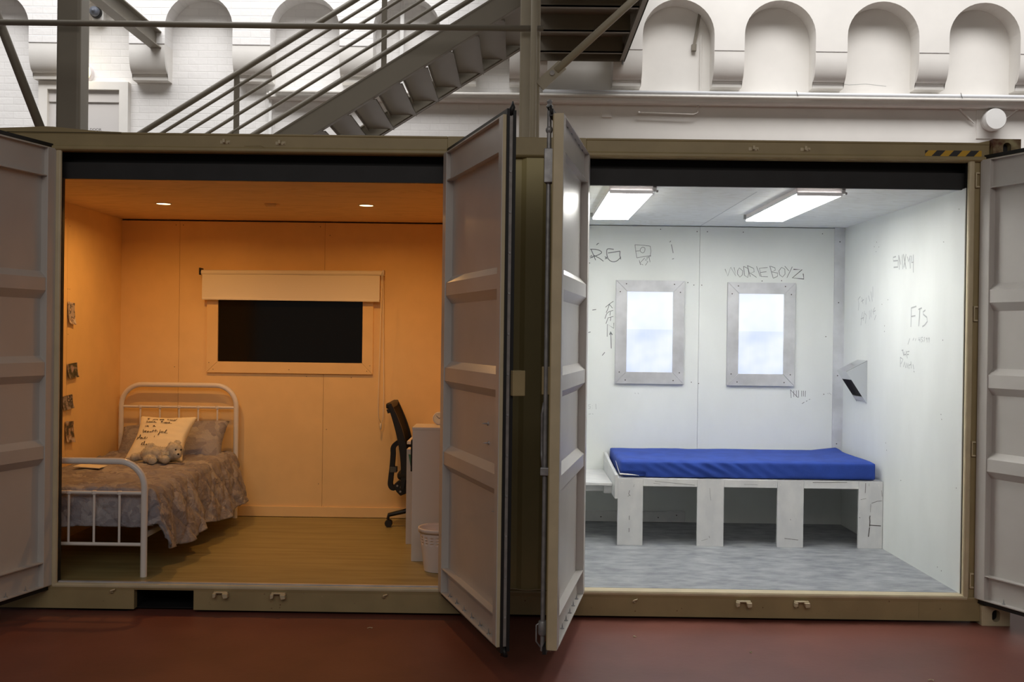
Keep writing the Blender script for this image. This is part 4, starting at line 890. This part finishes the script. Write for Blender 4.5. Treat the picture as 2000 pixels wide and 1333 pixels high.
# teddy bear: one soft body covered in short plush strands
def teddy():
    E = []   # centre, radii
    def e(c, r): E.append((Vector(c), Vector(r)))
    hz_ = -.012
    e((-2.475, 1.37, .812), (.063, .060, .064))       # head
    e((-2.442, 1.330, .792), (.034, .032, .032))      # muzzle
    e((-2.462, 1.40, .872), (.026, .015, .018)); e((-2.515, 1.41, .855), (.018, .014, .02))    # ears
    e((-2.540, 1.37, .792), (.060, .050, .050)); e((-2.605, 1.38, .788), (.068, .056, .056)); e((-2.665, 1.38, .785), (.058, .056, .052))
    e((-2.522, 1.315, .756), (.034, .040, .030)); e((-2.550, 1.34, .765), (.034, .03, .03))
    e((-2.640, 1.325, .757), (.048, .030, .028)); e((-2.607, 1.285, .752), (.034, .026, .030))    # near leg, foot
    e((-2.715, 1.40, .768), (.058, .034, .032)); e((-2.775, 1.40, .757), (.034, .030, .030))
    e((-2.66, 1.40, .835), (.038, .03, .03))
    mb = MB()
    for c, r in E: mb.ball(c, r, 3)
    o = mb.build('teddy_bear', M['teddy'], org=(-2.6, 1.36, .722), smooth=True)
    k = o.modifiers.new('join', 'REMESH'); k.mode = 'VOXEL'; k.voxel_size = .0055; k.use_smooth_shade = True
    k = o.modifiers.new('soft', 'SMOOTH'); k.iterations = 6; k.factor = .6
    tag(o, 'small pale grey plush teddy bear lying on the quilt in front of the cushion', 'teddy bear')
    mb = MB(); rd = random.Random(5)
    for c, r in E:
        cnt = int(26000*(r.x*r.y+r.y*r.z+r.x*r.z))
        for _ in range(cnt*3):
            d = Vector((rd.gauss(0, 1), rd.gauss(0, 1), rd.gauss(0, 1))).normalized()
            p = c+Vector((d.x*r.x, d.y*r.y, d.z*r.z))
            if any(c2 is not c and ((p.x-c2.x)/r2.x)**2+((p.y-c2.y)/r2.y)**2+((p.z-c2.z)/r2.z)**2 < .9 for c2, r2 in E): continue
            if p.z < .727: continue
            nn = Vector((d.x/r.x, d.y/r.y, d.z/r.z)).normalized()
            dr = (nn+Vector((rd.uniform(-.7, .7), rd.uniform(-.7, .7), rd.uniform(-.7, .7)))).normalized()
            s = nn.cross(Vector((rd.uniform(-1, 1), rd.uniform(-1, 1), rd.uniform(-1, 1)))).normalized()*.0011
            L = rd.uniform(.004, .009)
            mb.b.faces.new([mb.b.verts.new(q_) for q_ in (p-nn*.002-s, p-nn*.002+s, p+dr*L)])
    f = mb.build('plush', M['teddy'], o, recalc=False); f['kind'] = 'stuff'
    MB().ball((-2.447, 1.318, .829), .0062, 2).build('eye', M['ink'], o, smooth=True)
    MB().ball((-2.417, 1.345, .826), .0062, 2).build('eye', M['ink'], o, smooth=True)
    MB().ball((-2.425, 1.306, .797), (.009, .006, .007), 2).build('nose', M['ink'], o, smooth=True)
    rb = MB()
    cx, cy, cz = -2.523, 1.318, .800
    for s in (-1, 1): rb.grid(lambda u, v, s=s: (cx+s*(.002+.026*u), cy-.004-.008*math.sin(PI*u), cz+(v-.5)*(.008+.022*u)+.004*s), 6, 4)
    rb.ball((cx, cy-.006, cz), .006, 2)
    rb.build('ribbon_bow', M['ribbon'], o, solid=.002)
teddy()
pp_ = MB().prism([(-3.05, .738), (-2.87, .728), (-2.87, .732), (-3.05, .742)], 'Y', .98, 1.13)
bk = pp_.build('paper_sheets', M['paper'], org=(-2.96, 1.05, .722)); tag(bk, 'cream folded paper lying on the quilt near the left wall', 'paper')

# photographs on the left wall
PH = [((1.288, 1.395, 1.735, 1.895), ((.45, .40, .42), (.12, .12, .15), (.62, .5, .45), (.7, .66, .65)), 'uppermost snapshot on the left wall, pale with a dark band', 0),
      ((1.29, 1.45, 1.34, 1.447), ((.03, .035, .03), (.07, .08, .05), (.25, .22, .24), (.4, .3, .35)), 'dark square snapshot, second from the top on the left wall', 5),
      ((1.215, 1.375, 1.115, 1.215), ((.30, .28, .30), (.12, .11, .12), (.05, .05, .05), (.5, .45, .45)), 'grey landscape snapshot, third from the top on the left wall', 9),
      ((1.265, 1.40, .87, 1.025), ((.08, .07, .05), (.28, .2, .14), (.5, .36, .3), (.55, .52, .5)), 'curled snapshot of warm mixed colours, lowest on the left wall', 14)]
for (y0, y1, z0, z1), cs, lab, sd in PH:
    m = photo_mat('snapshot print %d' % sd, cs, sd)
    o = MB().grid(lambda u, v: (-3.2385+.004+.014*(u-.4)**2+.016*(1-v)**3, y0+(y1-y0)*u, z0+(z1-z0)*v+.01*(u-.5)*(1 if sd % 2 else -1)), 8, 8).build('photograph', m, org=(-3.24, (y0+y1)/2, z0), solid=.0008)
    tag(o, lab, 'photograph', 'snapshots stuck to the left wall')

# ------------------------------------------------------------------ roller blind
o = thing('roller_blind', 'ivory roller blind pulled a little way down over the bedroom window', 'blind', (-1.82, BY, 2.2))
MB().tube([(-2.555, 2.235, 2.178), (-1.075, 2.235, 2.190)], .021, 20).build('roller_tube', M['blind'], o, smooth='auto')
MB().grid(lambda u, v: (-2.547+1.452*u, 2.222+.003*math.sin(u*9), 1.962+.2*v+.008*u), 30, 6).build('fabric', M['blind'], o, solid=.001)
MB().box(-2.547, -1.095, 2.217, 2.228, 1.955, 1.972).build('bottom_bar', M['blind'], o, bevel=.003)
for x in (-2.566, -1.068): MB().box(x-.006, x+.006, 2.215, BY, 2.158 if x < -2 else 2.17, 2.215).build('bracket', M['rubber' if x < -2 else 'plastic'], o, bevel=.002)
ch = MB().tube([(-1.078, 2.215, 2.19), (-1.085, 2.22, 1.7), (-1.098, 2.235, 1.16), (-1.096, 2.24, 1.03), (-1.075, 2.245, .955), (-1.056, 2.24, 1.0), (-1.052, 2.23, 1.2), (-1.062, 2.225, 1.7), (-1.070, 2.215, 2.19)], .0025, 8)
ch.build('bead_chain', M['blind'], o, smooth=True)
MB().lathe([(.002, 0), (.008, -.012), (.006, -.05), (.0, -.055)], (-1.075, 2.245, .965), 'Z', 12, False).build('chain_weight', M['blind'], o, smooth=True)

# ------------------------------------------------------------------ desk corner
o = thing('desk', 'white desk with a solid side panel behind the tall cabinet', 'desk', (-.45, 1.8, FZ))
MB().box(-.77, -.06, 1.405, 2.28, .882, .905).build('desk_top', M['desk'], o, bevel=.002)
MB().box(-.742, -.70, 1.235, 1.26, FZ, .862) if 0 else None
MB().box(-.756, -.08, 1.262, 1.40, FZ, .862).build('drawer_pedestal', M['desk'], o, bevel=.002)
MB().box(-.70, -.08, 1.36, 1.42, .862, .884).build('under_rail', M['desk'], o)
MB().box(-.12, -.10, 1.45, 2.2, FZ, .882).build('end_panel', M['desk'], o)
o = thing('cabinet', 'tall white cabinet in front of the desk beside the waste basket', 'cabinet', (-.38, .8, FZ))
MB().box(-.659, -.10, .703, .99, FZ, 1.053).build('body', M['desk'], o, bevel=.0015)
MB().box(-.662, -.10, .700, .995, 1.053, 1.071).build('top_board', M['desk'], o, bevel=.0015)
bp = MB().box(-.700, -.685, 1.0, 1.24, .735, .955).build('monitor_panel', M['rubber'], org=(-.69, 1.1, .735), bevel=.003)
tag(bp, 'thin black panel standing edge on between the cabinet and the desk', 'panel')
gp = MB().prism([(-.742, .825), (-.70, .82), (-.70, .735), (-.726, .74)], 'Y', 1.254, 1.2615).build('card', M['greencard'], org=(-.73, 1.26, .735))
tag(gp, 'green card on the side of the white desk', 'card')
o = thing('alarm_clock', 'round white clock on top of the tall cabinet, half hidden by the door', 'clock', (-.508, .93, 1.071))
MB().lathe([(.044, 0), (.044, -.03), (.040, -.035), (.036, -.030)], (-.500, .95, 1.115), 'Y', 36, True).build('clock_case', M['plastic'], o, smooth='auto')
MB().lathe([(.036, -.0305), (.0, -.0306)], (-.500, .95, 1.115), 'Y', 30, False).build('clock_face', M['paper'], o)
MB().tube([(-.500, .918, 1.115), (-.485, .918, 1.122)], .0018, 6).tube([(-.500, .918, 1.115), (-.518, .918, 1.134)], .0014, 6).build('hands', M['dark'], o)

# waste basket with square perforations
o = thing('waste_basket', 'white perforated plastic waste basket in front of the tall cabinet', 'waste basket', (-.452, .46, FZ))
seg = 72
mb = MB(); zs = [0, .02, .10, .165, .18, .184, .198, .202, .216, .22, .232, .265]
R = lambda z: .098+(.132-.098)*z/.28
rings = [[mb.b.verts.new((-.452+R(z)*math.cos(2*PI*k/seg), .46+R(z)*math.sin(2*PI*k/seg), FZ+.002+z)) for k in range(seg)] for z in zs]
for i in range(len(zs)-1):
    for k in range(seg):
        if i in (4, 6, 8) and k % 4 in (1, 2): continue
        mb.b.faces.new((rings[i][k], rings[i][(k+1) % seg], rings[i+1][(k+1) % seg], rings[i+1][k]))
mb.b.faces.new(rings[0][::-1])
mb.build('basket_body', M['plastic'], o, solid=.003, smooth='auto')
MB().lathe([(.129, .255), (.136, .25), (.139, .272), (.137, .280), (.131, .279), (.128, .262)], (-.452, .46, FZ), 'Z', 60, False).build('rim', M['plastic'], o, smooth=True)

# office chair, seat tucked under the desk
chx, chy = -.70, 1.97
o = thing('office_chair', 'black mesh back office chair tucked under the desk', 'office chair', (chx, chy, FZ))
K = M['chairblack']
def back_line(t):   # side profile of the back frame, t 0 top .. 1 bottom
    z = 1.155-.66*t
    x = -.945+.10*t+.06*math.sin(t*PI*.9)-.012*t*t
    return x, z
for sy in (-1, 1):
    pr2 = [back_line(k/16) for k in range(17)]
    path_prism(MB(), pr2, [.030+.030*math.sin(PI*k/16) for k in range(17)], chy+sy*.215-.014, chy+sy*.215+.014).build('back_upright', K, o, bevel=.004)
mb = MB().grid(lambda u, v: (back_line(v*.92)[0]+.012-.03*math.sin(PI*u), chy-.21+.42*u, back_line(v*.92)[1]), 16, 20)
mb.build('mesh_back', M['mesh'], o, solid=.012)
MB().box(-.972, -.925, chy-.225, chy+.225, 1.115, 1.160).build('top_rail', K, o, bevel=.012)
MB().bar((-.955, chy-.235, 1.115), (-.945, chy-.235, 1.085), .02, .02, (0, 1, 0)).build('top_lug', K, o)
# lumbar arm behind the back
arm = [(-.862, .845), (-.90, .835), (-.935, .800), (-.937, .74), (-.942, .66), (-.952, .56), (-.955, .50), (-.930, .475), (-.885, .505)]
path_prism(MB(), spline(arm, 4), .038, chy-.028, chy+.028).build('support_arm', K, o, bevel=.005)
MB().box(-.958, -.905, chy-.035, chy+.035, .60, .645).build('height_slider', M['tubegrey'], o, bevel=.004)
MB().prism([(-.93, .50), (-.885, .54), (-.80, .54), (-.80, .45), (-.87, .42), (-.90, .45)], 'Y', chy-.06, chy+.06).build('tilt_mechanism', K, o, bevel=.006)
for dx_, dz_ in ((-.895, .50), (-.865, .49), (-.87, .455)): MB().lathe([(.008, 0), (.008, -.006)], (dx_, chy-.06, dz_), 'Y', 10).build('bolt', M['galv'], o)
soft(-.66, chy, .60, .44, .46, .07, 'seat', M['mesh'], .03, parent=o)
MB().box(-.85, -.62, chy-.05, chy+.05, .50, .56).build('seat_bracket', K, o, bevel=.01)
MB().tube([(chx+.02, chy, .30), (chx+.02, chy, .55)], .026, 16).build('gas_lift', K, o, smooth='auto')
MB().tube([(chx+.02, chy, .25), (chx+.02, chy, .34)], .04, 16).build('base_hub', K, o, smooth='auto')
for k in range(5):
    a = math.radians(190+72*k); ux, uy = math.cos(a), math.sin(a); r_ = .285
    ex, ey = chx+.02+ux*r_, chy+uy*r_
    lg = MB().tube([(chx+.02, chy, .318), (chx+.02+ux*.14, chy+uy*.14, .300), (ex, ey, .268), (ex+ux*.006, ey+uy*.006, .235)], .022, 10, .014).build('base_leg', K, o, smooth='auto')
    w_ = MB()
    for s in (-1, 1): w_.lathe([(.012, -.011), (.027, -.011), (.0295, -.006), (.0295, .006), (.027, .011), (.012, .011)], (ex, ey+s*.016, FZ+.030), 'Y', 20)
    w_.build('caster', K, lg, smooth='auto')

# ------------------------------------------------------------------ cell: bench bed, shelf, mattress, dispenser
o = thing('bench_bed', 'grey white painted plywood bench bed with four broad board legs', 'bench bed', (1.75, 1.8, FZ))
CW = M['cellwall2']
fy = 1.34
MB().box(.780, 2.712, fy, 2.295, .648, .664).build('platform', CW, o)
# front frame: apron and four legs
for x0, x1, z1 in ((.966, 1.360, .662), (1.556, 1.944, .662), (2.137, 2.536, .664)):
    MB().box(x0, x1, fy-.003, fy+.018, .607, z1).build('apron', CW, o, bevel=.001)
for x0, x1 in ((.781, .965), (1.361, 1.555), (1.945, 2.136), (2.537, 2.712)):
    MB().box(x0, x1, fy-.005, fy+.018, FZ, .664).build('leg', CW, o, bevel=.0015)
MB().box(2.69, 2.712, fy+.02, 2.29, .607, .648).build('side_rail', CW, o)
MB().box(.757, .779, fy-.022, 2.295, .515, .690).prism([(fy-.022, .690), (2.295, .690), (2.295, .745), (2.20, .745)], 'X', .757, .779).build('end_board', CW, o, bevel=.002)
specks(o, [(.81, .632), (.93, .632), (1.33, .63), (1.385, .628), (1.525, .63), (1.92, .63), (1.965, .63), (2.11, .632), (2.16, .632), (2.68, .635)], 'Y', fy-.0056, .0035, 'white')
mb = MB(); rr = random.Random(11)
def scuff(pts, w): ribbon(mb, [(x, fy-.0058, z) for x, z in pts], (0, -1, 0), w)
for st in ([(2.625, .50), (2.622, .46), (2.622, .44)], [(2.620, .415), (2.618, .40), (2.62, .37), (2.618, .335)], [(2.618, .33), (2.614, .29), (2.61, .26)], [(2.62, .345), (2.66, .343), (2.70, .341)], [(2.63, .505), (2.67, .52), (2.705, .524)], [(2.700, .60), (2.706, .555)], [(2.55, .53), (2.59, .54)], [(2.54, .40), (2.55, .398)], [(2.585, .652), (2.583, .58)], [(2.61, .65), (2.61, .63)],
           [(.90, .62), (.895, .60)], [(.867, .575), (.86, .55), (.872, .535)], [(.865, .54), (.855, .53)], [(.867, .39), (.867, .36)], [(.866, .30), (.866, .27)], [(1.45, .60), (1.455, .54), (1.46, .51)], [(1.395, .215), (1.43, .225), (1.44, .228)], [(1.45, .25), (1.455, .235)], [(1.05, .645), (1.10, .64), (1.34, .62)], [(1.04, .63), (1.09, .625)], [(1.70, .63), (1.80, .628)], [(2.2, .65), (2.45, .655)], [(2.0, .24), (2.10, .23)], [(2.04, .38), (2.045, .375)]):
    scuff(st, .006 if (st[0][0] in (2.620, 2.618) and st[0][1] < .42) else rr.choice((.0015, .002, .003)))
mb.build('scuff_marks', M['dark'], o, recalc=False)
# triangular-cornered shelf to the left of the bed
sh_ = thing('wall_shelf', 'small white painted plywood shelf between the door and the bench bed', 'shelf', (.5, 1.9, .58))
MB().prism([(.16, 2.295), (.755, 2.295), (.755, 1.50), (.66, 1.50), (.57, 1.515), (.45, 1.56), (.16, 1.70)], 'Z', .583, .603).build('shelf_board', CW, sh_, bevel=.002)
MB().box(.16, .70, 1.62, 1.64, .525, .583).box(.70, .757, 1.55, 1.60, .52, .583).build('shelf_batten', CW, sh_)
# mattress with wrinkled cover
def mwr(p):
    x, y, z = p
    top = max(0, z/.06)
    n1 = noise.noise(Vector((x*3, y*5, 1)))*.005*top
    if y < -.40:
        sk = (math.sin(x*52+z*85+2*noise.noise(Vector((x*3, 0, z*9))))*.005+.004*noise.noise(Vector((x*30+z*60, 3, z*12))))*max(0, 1-abs(x+.25)/.8)
        y -= sk
    if top > 0 and y > -.44: z_ = .004*noise.noise(Vector((x*11+y*8, y*20, 4)))*max(0, 1-abs(x+.5)/.7)
    else: z_ = 0
    # raised far right corner
    c = max(0, (x-.72)/.2)*max(0, (y-.30)/.15)
    # undercut of the near left corner
    if z < -.02 and x < -.75 and y < -.3: y += .02; x += .015
    return Vector((x, y, z+n1+z_+.020*min(1.5, c)+ .010*(-x/.93)*0))
mt = MB()
bmesh.ops.create_cube(mt.b, size=1); bmesh.ops.subdivide_edges(mt.b, edges=mt.b.edges[:], cuts=10, use_grid_fill=True)
bmesh.ops.subdivide_edges(mt.b, edges=[e for e in mt.b.edges if abs((e.verts[0].co-e.verts[1].co).x) > .05], cuts=9, use_grid_fill=True)
w_, d_, h_, r_ = 1.868, .925, .125, .019
for v in mt.b.verts:
    px, py, pz = v.co.x*w_, v.co.y*d_, v.co.z*h_
    ix = max(-w_/2+r_, min(w_/2-r_, px)); iy = max(-d_/2+r_, min(d_/2-r_, py)); iz = max(-h_/2+r_, min(h_/2-r_, pz))
    dv = Vector((px-ix, py-iy, pz-iz))
    if dv.length > 1e-6: dv = dv.normalized()*min(r_, dv.length)
    p = mwr(Vector((ix, iy, iz))+dv)
    tilt = .010*(p.x/w_)
    v.co = Vector((1.735, 1.822, .7285))+p+Vector((0, 0, tilt*(p.z/h_+.5)))
bm_ = mt.build('mattress', M['blue'], org=(1.735, 1.822, .665), smooth=True)
tag(bm_, 'royal blue covered foam mattress on the plywood bench bed', 'mattress')
MB().grid(lambda u, v: ((.800-.006*math.sin(PI*u)+.0*u) + max(0, u-.55)*.30, 1.75-(.395)*min(1, u/.55)-.004-.004*math.sin(PI*v), .742-.055*min(1, u/.55)-.012*max(0, u-.55)+.012*v*math.sin(PI*min(1, u*1.02))**.5), 30, 4).build('exposed_liner', M['whitecloth'], bm_, solid=.002)
# stainless dispenser on the right wall
o = thing('paper_dispenser', 'wedge shaped polished steel dispenser on the right cell wall', 'dispenser', (2.715, 1.82, 1.37))
Y0, Y1 = 1.714, 1.945
tri = [(2.714, 1.537), (2.553, 1.452), (2.714, 1.208)]
t = .003
for y in (Y0, Y1-t): MB().prism(tri, 'Y', y, y+t).build('side_plate', M['chrome'], o)
MB().prism([(2.714, 1.540), (2.553, 1.455), (2.553, 1.450), (2.714, 1.535)], 'Y', Y0, Y1).build('top_plate', M['chrome'], o)
def slope(a): return (2.553+(2.714-2.553)*a, 1.452+(1.208-1.452)*a)
mb = MB()
for a, b in ((0, .26), (.80, .93)):
    (xa, za), (xb, zb_) = slope(a), slope(b); mb.prism([(xa, za), (xb, zb_), (xb+.004, zb_), (xa+.004, za)], 'Y', Y0+t, Y1-t)
mb.build('front_plate', M['chrome'], o)
(xa, za), (xb, zb_) = slope(.26), slope(.80)
MB().prism([(xa+.05, za), (xb+.03, zb_), (xb+.034, zb_), (xa+.054, za)], 'Y', Y0+t, Y1-t).build('inner_plate', M['black'], o)

# hall floor debris: a few curled paint flakes in front of the cell
for i, (x, y) in enumerate(((1.32, -.62), (2.12, -1.05), (.72, -.36), (2.95, -.55), (-.78, -.28))):
    rr = random.Random(i); a = rr.uniform(0, 3)
    P = [(x+.022*math.cos(a+.5*k)*k/3, y+.016*math.sin(a+.6*k)*k/3, .003+.002*(k % 2)) for k in range(5)]
    f = MB().tube(P, .0022, 6).build('paint_flake', M['creamlight'], org=(x, y, 0))
    tag(f, ['curled cream flake on the red floor in front of the cell sill', 'largest curled flake on the red floor, low right', 'tiny flake on the floor beside the middle right door', 'small flake on the floor at the far right', 'tiny flake on the floor before the bedroom sill'][i], 'paint flake', 'flakes on the red floor')
